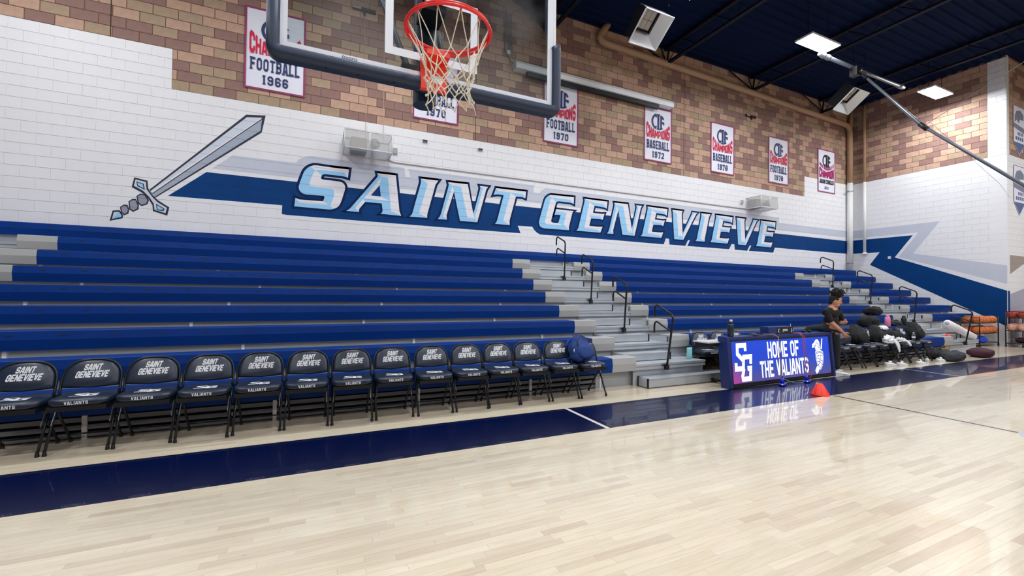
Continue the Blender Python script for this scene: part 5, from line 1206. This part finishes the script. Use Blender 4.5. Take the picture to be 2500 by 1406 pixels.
def bag(name, label, loc, half, m, seed, rz=0.0, cat='bag', amp=0.05, straps=True, group=None):
    t = thing(name, label, cat, loc, rz, group)
    part('body', MB().blob((0, 0, half[2]*0.92), half, e=2.7, nu=26, nv=14, amp=amp, freq=2.0, seed=seed, flat=-half[2]*0.92), m, t, True)
    if straps:
        part('handle', strap([(-half[0]*0.5, 0, half[2]*1.6), (-half[0]*0.25, -half[1]*0.2, half[2]*2.05), (half[0]*0.25, -half[1]*0.2, half[2]*2.05), (half[0]*0.5, 0, half[2]*1.6)], 0.012), m, t, True)
        part('flap', MB().blob((half[0]*0.15, -half[1]*0.55, half[2]*1.05), (half[0]*0.6, half[1]*0.5, half[2]*0.5), e=2.4, nu=18, nv=10, amp=0.02, freq=3, seed=seed+2), m, t, True)
    return t
SZ = 0.503
bag('duffel_bag', 'shiny black duffel bag on the folding chair next to the person', (10.10, 5.38, SZ), (0.26, 0.16, 0.13), 'vinyl', 2.0)
backpack('backpack', 'large plain black backpack on the second bag-laden folding chair', (10.88, 5.37, SZ), -0.1, 'fabric_black', (0.24, 0.14, 0.205), 0.25, 4.0)
backpack('backpack', 'black backpack half covered with a white towel on a folding chair', (11.66, 5.37, SZ), 0.1, 'fabric_black', (0.23, 0.14, 0.20), 0.28, 6.0)
bag('duffel_bag', 'slumped black bag between the white towels on the folding chairs', (12.28, 5.38, SZ), (0.27, 0.15, 0.14), 'fabric_black', 8.0)
bk_, cc = backpack('backpack', 'tall black backpack with grey stripes beside the clear plastic bottle', (13.40, 5.38, SZ), 0.1, 'fabric_black', (0.26, 0.14, 0.22), 0.30, 9.0)
for k in range(3): poly_part('stripe_print', [[(-0.08+0.05*k, 0.02*k), (-0.05+0.05*k, 0.02*k), (0.02+0.05*k, 0.10+0.012*k), (-0.01+0.05*k, 0.10+0.012*k)]], 'cap_grey', bk_, lambda a, b: cc(a, -0.20, 0.17+b))
bag('duffel_bag', 'low black duffel bag lying on the third bench at the aisle', (14.62, 6.86, RZ[3]), (0.33, 0.15, 0.12), 'fabric_black', 12.0)
bag('duffel_bag', 'wide black bag spread on the second bench behind the chairs', (13.15, 6.27, RZ[2]), (0.42, 0.13, 0.15), 'fabric_black', 14.0)
bag('equipment_bag', 'small black and white gear bag on the bench between two bottles', (14.45, 6.27, RZ[2]), (0.17, 0.12, 0.08), 'fabric_charcoal', 15.0)
bag('duffel_bag', 'grey black backpack lying flat on the floor at the end of the chairs', (14.25, 5.02, 0.0), (0.42, 0.17, 0.12), 'fabric_charcoal', 17.0, 0.1)
backpack('backpack', 'black backpack slumped behind the grey bag on the floor', (14.25, 5.36, 0.0), 0.2, 'fabric_black', (0.30, 0.15, 0.13), 0.15, 18.0)
bag('drawstring_bag', 'dark maroon cushion shaped bag lying on the floor by the sideline', (15.95, 5.10, 0.0), (0.40, 0.24, 0.115), 'fabric_maroon', 20.0, 0.15, amp=0.03, straps=False)
# towels
def towel(label, pts, wdt, seed, thick=0.02):
    mb = MB(); n = len(pts); vs = []; k = 7
    for i, p in enumerate(pts):
        for j in range(k):
            u = (j/(k-1)-0.5)*wdt*(1-0.25*(i/(n-1)))
            q = Vector(p)+Vector((u, 0, 0)); q += Vector((0, -0.02, 0.03))*noise.noise(q*6+Vector((seed, 0, 0)))+Vector((0.03*noise.noise(q*5), 0, 0)); vs.append(q)
    mb.add(vs, [(i*k+j, i*k+j+1, (i+1)*k+j+1, (i+1)*k+j) for i in range(n-1) for j in range(k-1)])
    o = tag(part('towel', mb, 'fabric_white', None, True), label, 'towel'); s = o.modifiers.new('solid', 'SOLIDIFY'); s.thickness = thick; smooth_mod(o, 1); return o
def bundle(label, loc, half, hang, seed):
    t = thing('towel', label, 'towel', loc, 0)
    part('bundle', MB().blob((0, 0, half[2]*0.9), half, e=2.2, nu=30, nv=18, amp=0.06, freq=2.6, seed=seed, flat=-half[2]*0.9), 'fabric_white', t, True)
    mb = MB(); k = 6; n = len(hang); vs = []
    for i, (p, wd) in enumerate(hang):
        for j in range(k):
            u = (j/(k-1)-0.5)*wd; q = Vector(p)+Vector((u, 0, 0)); q.y += 0.012*math.sin(j*2.1+i); q.z += 0.012*math.sin(j*1.7+seed); vs.append(q)
    o = part('hanging_end', mb.add(vs, [(i*k+j, i*k+j+1, (i+1)*k+j+1, (i+1)*k+j) for i in range(n-1) for j in range(k-1)]), 'fabric_white', t, True)
    so = o.modifiers.new('solid', 'SOLIDIFY'); so.thickness = 0.014; smooth_mod(o, 1)
bundle('white towel bundled before a black backpack, its end hanging off the chair', (11.66, 5.19, 0.506), (0.15, 0.085, 0.085), [((0.06, -0.03, 0.11), 0.16), ((0.14, -0.075, 0.05), 0.15), ((0.18, -0.095, -0.03), 0.13), ((0.21, -0.10, -0.12), 0.11), ((0.235, -0.10, -0.20), 0.09)], 1.0)
bundle('white shirt crumpled on the seat edge beside the slumped black bag', (12.20, 5.20, 0.506), (0.13, 0.075, 0.055), [((0.06, -0.03, 0.07), 0.13), ((0.13, -0.075, 0.03), 0.12), ((0.18, -0.095, -0.03), 0.10), ((0.21, -0.10, -0.09), 0.07)], 3.0)
towel('white towel bunched along the chair backs below the pink bottle', [(12.1, 5.60, 0.82), (12.1, 5.56, 0.85), (12.12, 5.51, 0.83), (12.14, 5.48, 0.77)], 0.5, 5.0)
towel('white towel lying on the bench beside the black water bottle', [(15.2, 6.36, RZ[2]+0.02), (15.2, 6.26, RZ[2]+0.035), (15.2, 6.16, RZ[2]+0.03), (15.2, 6.115, RZ[2]-0.02)], 0.35, 6.0)
# shoes
def shoe(label, loc, rz, group=None):
    t = thing('sneaker', label, 'shoe', loc, rz, group)
    prof = [(-0.13, 0.035, 0.085), (-0.10, 0.042, 0.095), (-0.04, 0.040, 0.088), (0.02, 0.045, 0.066), (0.08, 0.050, 0.052), (0.125, 0.043, 0.042), (0.15, 0.02, 0.034)]
    def body(z0, sc, top):
        mb = MB(); k = 10; vs = []
        for (x, hw, hz) in prof:
            for j in range(k):
                a = math.pi*j/(k-1); vs.append((x, math.cos(a)*hw*sc, z0+(math.sin(a)**0.7)*((hz-z0) if top else 0.028)))
        n = len(prof)
        fs = [(i*k+j, (i+1)*k+j, (i+1)*k+j+1, i*k+j+1) for i in range(n-1) for j in range(k-1)]
        fs += [tuple(i*k for i in range(n))[::-1]+tuple(i*k+k-1 for i in range(n)), tuple(range(k)), tuple(range((n-1)*k, n*k))[::-1]]
        return mb.add(vs, fs)
    part('upper', body(0.022, 0.95, True), 'shoe_white', t, True)
    part('sole', body(0.0, 1.06, False), 'shoe_sole', t, True)
    part('tongue', MB().blob((-0.01, 0, 0.088), (0.05, 0.022, 0.02), nu=12, nv=6), 'shoe_white', t, True)
    lc = MB()
    for i in range(4): lc.tube([(0.0+0.02*i, -0.026, 0.078-0.006*i), (0.002+0.02*i, 0, 0.090-0.008*i), (0.0+0.02*i, 0.026, 0.078-0.006*i)], 0.003, 4)
    part('laces', lc, 'print_white', t)
    part('collar', MB().lathe([(0.036, 0.086), (0.032, 0.100), (0.024, 0.092)], (-0.085, 0, 0), 12), 'fabric_charcoal', t, True)
    return t
sn = shoe('white sneaker on the floor under the chair with the white towel', (11.72, 5.18, 0), -0.3, 'white sneakers under the chairs')
def sh2(lab, loc, rz): return copy_tree(sn, loc, rz, lab, group='white sneakers under the chairs')
sh2('white sneaker on the floor under the chair with the white towel', (11.98, 5.08, 0), -0.2)
sh2('white sneaker standing alone under the slumped black bag', (12.68, 5.03, 0), -0.1)
sh2('white sneaker under the chair next to the floor backpacks', (13.72, 5.07, 0), -0.1)
sh2('white sneaker tipped behind another one next to the floor backpacks', (13.45, 5.22, 0), 0.4)

# rolled white mat leaning on the stairs
rm = thing('rolled_mat', 'white rolled mat leaning on the lowest stair by the ball rack', 'mat', (16.6, 5.70, 0.62))
part('roll', MB().tube([(-0.62, 0.06, 0.22), (0.62, -0.04, -0.19)], 0.095, 20), 'paper_white', rm, True)
part('roll_core', MB().tube([(-0.626, 0.0605, 0.222), (-0.60, 0.058, 0.213)], 0.05, 14), 'lavender', rm, True)

# ball racks
def ball(label, loc, m, group, rot=0.0):
    t = thing('basketball', label, 'ball', loc, rot, group)
    me_k = 'ball_'+m
    if me_k not in SHARED:
        SHARED[me_k] = MB().blob((0, 0, 0), (0.12, 0.12, 0.12), e=2.0, nu=20, nv=12).mesh('ball_skin', [m], True)
        sm = MB(); C = lambda fn: [fn(2*math.pi*k/28) for k in range(28)]
        r = 0.1195
        sm.tube(C(lambda a: (r*math.cos(a), r*math.sin(a), 0)), 0.0022, 5, closed=True).tube(C(lambda a: (r*math.cos(a), 0, r*math.sin(a))), 0.0022, 5, closed=True)
        for s in (-1, 1): sm.tube(C(lambda a: (s*(0.075+0.02*math.cos(2*a)), math.sqrt(max(r*r-(0.075+0.02*math.cos(2*a))**2, 0))*math.cos(a), math.sqrt(max(r*r-(0.075+0.02*math.cos(2*a))**2, 0))*math.sin(a))), 0.0022, 5, closed=True)
        SHARED[me_k+'s'] = sm.mesh('ball_seam', ['ball_seam'], True)
    b = link('ball_skin', SHARED[me_k], t); link('ball_seam', SHARED[me_k+'s'], t)
    t.rotation_euler = (rot, rot*2.1, rot*3.3)
    return t
SHARED = {}
def rack(x0, y0, n, label, cols, glabel, rows=(0.85, 0.52), L=1.35):
    t = thing('ball_rack', label, 'ball rack', (x0, y0, 0))
    W2 = 0.22
    for sx in (0, L):
        for sy in (-W2, W2): part('upright', MB().tube([(sx, sy, 0.09), (sx, sy, rows[0]+0.10)], 0.016, 8), 'chair_black', t, True)
        part('end_bar', MB().tube([(sx, -W2, 0.12), (sx, W2, 0.12)], 0.014, 6).tube([(sx, -W2, rows[0]+0.1), (sx, W2, rows[0]+0.1)], 0.014, 6), 'chair_black', t, True)
        for sy in (-W2, W2): part('caster', MB().lathe([(0.04, -0.014), (0.04, 0.014)], (sx, sy, 0.042), 12, 'y').box(sx-0.012, sx+0.012, sy-0.018, sy+0.018, 0.05, 0.09), 'black', t)
    part('bottom_shelf', MB().box(0, L, -W2, W2, 0.10, 0.125), 'steel_grey', t)
    for z in rows:
        for sy in (-0.21, -0.03, 0.03, 0.21): part('shelf_rail', MB().tube([(0, sy, z-0.098), (L, sy, z-0.098)], 0.012, 8), 'chair_black', t, True)
        for sx in (0, L): part('shelf_cross', MB().tube([(sx, -W2, z-0.10), (sx, W2, z-0.10)], 0.012, 6), 'chair_black', t, True)
    k = 0
    for ri, z in enumerate(rows):
        for i in range(n):
            for sy in (-0.122, 0.122):
                ball(glabel[ri], (x0+0.14+i*(L-0.28)/(n-1), y0+sy, z+0.012), cols[ri], glabel[ri], 0.4*i+ri+sy)
rack(19.0, 6.31, 5, 'black wheeled ball rack with orange basketballs by the end wall', ('ball_orange', 'ball_orange'), ('orange basketball on the top shelf of the rack by the stairs', 'orange basketball on the lower shelf of the rack by the stairs'))
rack(20.2, 5.66, 5, 'black wheeled ball rack with red balls standing before the recessed wall', ('ball_red', 'ball_pale'), ('red ball on the top shelf of the second rack', 'pale ball on the lower shelf of the second rack'), rows=(1.03, 0.62))
bag('mesh_bag', 'royal blue bag on the bottom shelf of the orange ball rack', (19.5, 6.29, 0.126), (0.36, 0.17, 0.10), 'fabric_royal', 31.0, straps=False)
bag('mesh_bag', 'dark maroon bag on the bottom shelf of the red ball rack', (20.9, 5.64, 0.126), (0.40, 0.18, 0.085), 'fabric_maroon', 33.0, straps=False)
# ------------------------------------------------------------------ person half sitting on the end of the lit table
pr = thing('person', 'person in black t-shirt and dark trousers, curly hair tied up, leaning on the table', 'person', (9.30, 4.90, 0.0015))
PO = Vector((9.26, 4.90, 0.0015))
V3 = lambda x, y, z: Vector((x, y, z))-PO
jt = {  # joint: (position, radius x, radius y)
 'pelvis': (V3(9.185, 5.07, 0.88), 0.140, 0.125), 'waist': (V3(9.175, 5.03, 1.00), 0.150, 0.128), 'chest': (V3(9.145, 5.01, 1.155), 0.160, 0.125), 'collar': (V3(9.115, 4.985, 1.265), 0.10, 0.085),
 'neck': (V3(9.11, 4.965, 1.335), 0.052, 0.052), 'skull0': (V3(9.13, 4.95, 1.40), 0.05, 0.05),
 'shR': (V3(8.965, 4.99, 1.235), 0.068, 0.068), 'upR': (V3(8.97, 4.95, 1.12), 0.062, 0.062), 'elR': (V3(9.0, 4.90, 1.00), 0.043, 0.043), 'foR': (V3(9.10, 4.85, 0.91), 0.038, 0.038), 'wrR': (V3(9.20, 4.82, 0.835), 0.026, 0.028),
 'shL': (V3(9.275, 4.955, 1.235), 0.068, 0.068), 'upL': (V3(9.35, 4.95, 1.13), 0.062, 0.062), 'elL': (V3(9.395, 4.93, 1.01), 0.043, 0.043), 'foL': (V3(9.375, 4.87, 1.03), 0.038, 0.038), 'wrL': (V3(9.335, 4.845, 1.055), 0.027, 0.028),
 'hipL': (V3(9.22, 5.01, 0.80), 0.105, 0.105), 'thL': (V3(9.235, 4.97, 0.66), 0.092, 0.092), 'knL': (V3(9.24, 4.955, 0.47), 0.068, 0.068), 'caL': (V3(9.235, 4.965, 0.30), 0.064, 0.064), 'anL': (V3(9.235, 4.945, 0.10), 0.046, 0.050),
 'hipR': (V3(9.06, 5.08, 0.90), 0.105, 0.085), 'thR': (V3(8.94, 5.14, 0.92), 0.085, 0.068), 'knR': (V3(8.84, 5.24, 0.90), 0.066, 0.060), 'caR': (V3(8.84, 5.38, 0.70), 0.060, 0.060), 'anR': (V3(8.84, 5.42, 0.50), 0.045, 0.045),
}
ed = [('pelvis', 'waist'), ('waist', 'chest'), ('chest', 'collar'), ('collar', 'neck'), ('neck', 'skull0'), ('collar', 'shR'), ('shR', 'upR'), ('upR', 'elR'), ('elR', 'foR'), ('foR', 'wrR'), ('collar', 'shL'), ('shL', 'upL'), ('upL', 'elL'), ('elL', 'foL'), ('foL', 'wrL'),
      ('pelvis', 'hipL'), ('hipL', 'thL'), ('thL', 'knL'), ('knL', 'caL'), ('caL', 'anL'), ('pelvis', 'hipR'), ('hipR', 'thR'), ('thR', 'knR'), ('knR', 'caR'), ('caR', 'anR')]
ks = list(jt); me = bpy.data.meshes.new('body_rig'); me.from_pydata([jt[k][0] for k in ks], [(ks.index(a), ks.index(b)) for a, b in ed], [])
ob = bpy.data.objects.new('body_rig', me); COL.objects.link(ob)
sk = ob.modifiers.new('skin', 'SKIN'); sk.use_smooth_shade = True
for i, k in enumerate(ks):
    v = me.skin_vertices[0].data[i]; v.radius = (jt[k][1], jt[k][2]); v.use_root = (k == 'pelvis')
ss = ob.modifiers.new('sub', 'SUBSURF'); ss.levels = 2; ss.render_levels = 2
bpy.context.view_layer.update()
bme = bpy.data.meshes.new_from_object(ob.evaluated_get(bpy.context.evaluated_depsgraph_get())); bpy.data.objects.remove(ob)
bme.materials.clear()
for m in ('skin', 'shirt', 'pants'): bme.materials.append(M[m])
seg = [(Vector(jt[a][0]), Vector(jt[b][0]), a, b) for a, b in ed]
def near_seg(p):
    best = None
    for a, b, na, nb in seg:
        d = b-a; t = max(0, min(1, (p-a).dot(d)/d.length_squared)); dd = (a+d*t-p).length
        if best is None or dd < best[0]: best = (dd, na, nb, t)
    return best
for pg in bme.polygons:
    _, na, nb, t = near_seg(pg.center); n2 = {na, nb}
    if n2 & {'hipL', 'thL', 'knL', 'caL', 'hipR', 'thR', 'knR', 'caR'}: k = 2
    elif n2 == {'collar', 'neck'}: k = 1 if t < 0.45 else 0
    elif 'skull0' in n2: k = 0
    elif n2 in ({'upR', 'elR'}, {'upL', 'elL'}): k = 1 if t < 0.72 else 0
    elif n2 & {'foR', 'wrR', 'foL', 'wrL'}: k = 0
    else: k = 1
    pg.material_index = k
    pg.use_smooth = True
link('body', bme, pr)
part('shirt_hem', MB().tube([V3(9.17+0.178*math.cos(a), 5.055+0.150*math.sin(a), 0.855+0.02*math.sin(a*2)) for a in [2*math.pi*k/24 for k in range(24)]], 0.022, 6, closed=True), 'shirt', pr, True)
# head
HF = Vector((0.52, -0.80, -0.22)).normalized(); HR = HF.cross(Vector((0, 0, 1))).normalized(); HU = HR.cross(HF).normalized()
HC = V3(9.135, 4.92, 1.448); HM = Matrix((HR, HF, HU)).transposed()      # local x right, y forward, z up
def hb(mb, c, half, e=2.2, nu=16, nv=10, amp=0.0, freq=3.0, seed=0.0, taper=0.0): return mb.blob(HC+HM @ Vector(c), half, e=e, nu=nu, nv=nv, amp=amp, freq=freq, rot=HM, seed=seed, taper=taper)
hd = part('head', hb(hb(hb(hb(MB(), (0, 0, 0.01), (0.074, 0.092, 0.108), e=2.25, nu=24, nv=16), (0, 0.028, -0.062), (0.052, 0.055, 0.052)), (0, 0.092, -0.012), (0.013, 0.016, 0.024)), (0, 0.096, -0.026), (0.018, 0.012, 0.010)), 'skin', pr, True)
for s in (-1, 1):
    part('ear', hb(MB(), (s*0.077, -0.008, -0.008), (0.010, 0.020, 0.030), nu=10, nv=6), 'skin', hd, True)
    part('eye', hb(MB(), (s*0.031, 0.083, 0.006), (0.014, 0.008, 0.006), nu=10, nv=6), 'black', hd, True)
    part('eyebrow', hb(MB(), (s*0.032, 0.087, 0.027), (0.019, 0.006, 0.004), nu=10, nv=6), 'hair', hd, True)
part('mouth', hb(MB(), (0, 0.083, -0.058), (0.023, 0.008, 0.007), nu=12, nv=6), 'skin_dark', hd, True)
hr = MB()
hb(hr, (0, -0.022, 0.040), (0.083, 0.092, 0.090), e=2.1, nu=28, nv=16, amp=0.012, freq=7)
hb(hr, (0, -0.06, -0.02), (0.070, 0.045, 0.06), e=2.2, nu=18, nv=10, amp=0.01, freq=7)
hb(hr, (0.0, -0.015, 0.150), (0.105, 0.100, 0.080), e=2.0, nu=32, nv=20, amp=0.05, freq=5, seed=3.0)
rn = random.Random(9)
for k in range(46):
    a = rn.uniform(0, 2*math.pi); el = rn.uniform(-0.2, 1.2); r0 = 0.075
    p = HC+HM @ Vector((math.cos(a)*math.cos(el)*r0, -0.01+math.sin(a)*math.cos(el)*r0, 0.155+math.sin(el)*0.06))
    q = p+Vector((rn.uniform(-.02, .02), rn.uniform(-.02, .02), rn.uniform(-.01, .02)))+(p-(HC+HM @ Vector((0, -0.01, 0.13)))).normalized()*0.035
    s = q+Vector((rn.uniform(-.02, .02), rn.uniform(-.02, .02), rn.uniform(-.03, .01)))
    hr.tube([p, q, s], [0.012, 0.010, 0.005], 5)
part('hair', hr, 'hair', pr, True)
# hands: palm, four fingers of unequal length and a thumb leaving the side of the palm
def hand(w0, dirv, side, pn):
    """w0 wrist, dirv pointing to the fingers, side towards the thumb, pn palm normal"""
    d = Vector(dirv).normalized(); s = Vector(side); s = (s-d*s.dot(d)).normalized(); n = d.cross(s).normalized()
    if n.dot(Vector(pn)) < 0: n = -n
    w0 = Vector(w0); mb = MB(); rot = Matrix((s, n, d)).transposed()
    mb.blob(w0+d*0.045, (0.040, 0.016, 0.052), e=2.6, nu=14, nv=10, rot=rot)
    for i, (o, L) in enumerate(((0.028, 0.066), (0.010, 0.075), (-0.009, 0.070), (-0.027, 0.054))):
        b = w0+d*0.085+s*o
        mb.tube([b, b+d*L*0.42+n*0.006, b+d*L*0.75+n*0.018, b+d*L*0.95+n*0.034], [0.0098, 0.0092, 0.0085, 0.0070], 7)
    b = w0+d*0.030+s*0.036
    mb.tube([b, b+d*0.022+s*0.022+n*0.006, b+d*0.050+s*0.028+n*0.014], [0.0125, 0.0110, 0.0085], 7)
    return mb
part('hand', hand(V3(9.195, 4.822, 0.838), (0.62, -0.22, -0.70), (0.5, -0.6, 0.3), (0.2, 0.9, -0.2)), 'skin', pr, True)
part('hand', hand(V3(9.33, 4.842, 1.057), (-0.90, 0.05, -0.25), (0.1, -0.5, 0.85), (0, 1, 0)), 'skin', pr, True)
# shoes of the person
for (x, y, z, rz) in ((9.255, 4.905, 0.0, -0.95), ):
    so = shoe('tmp', (0, 0, 0), 0)
    for ch in list(so.children):
        ch.parent = pr; ch.location = Vector((x, y, z))-Vector((PO.x, PO.y, 0)); ch.rotation_euler = (0, 0, rz)
        ch.name = 'shoe_'+ch.name.split('.')[0]
    bpy.data.objects.remove(so)
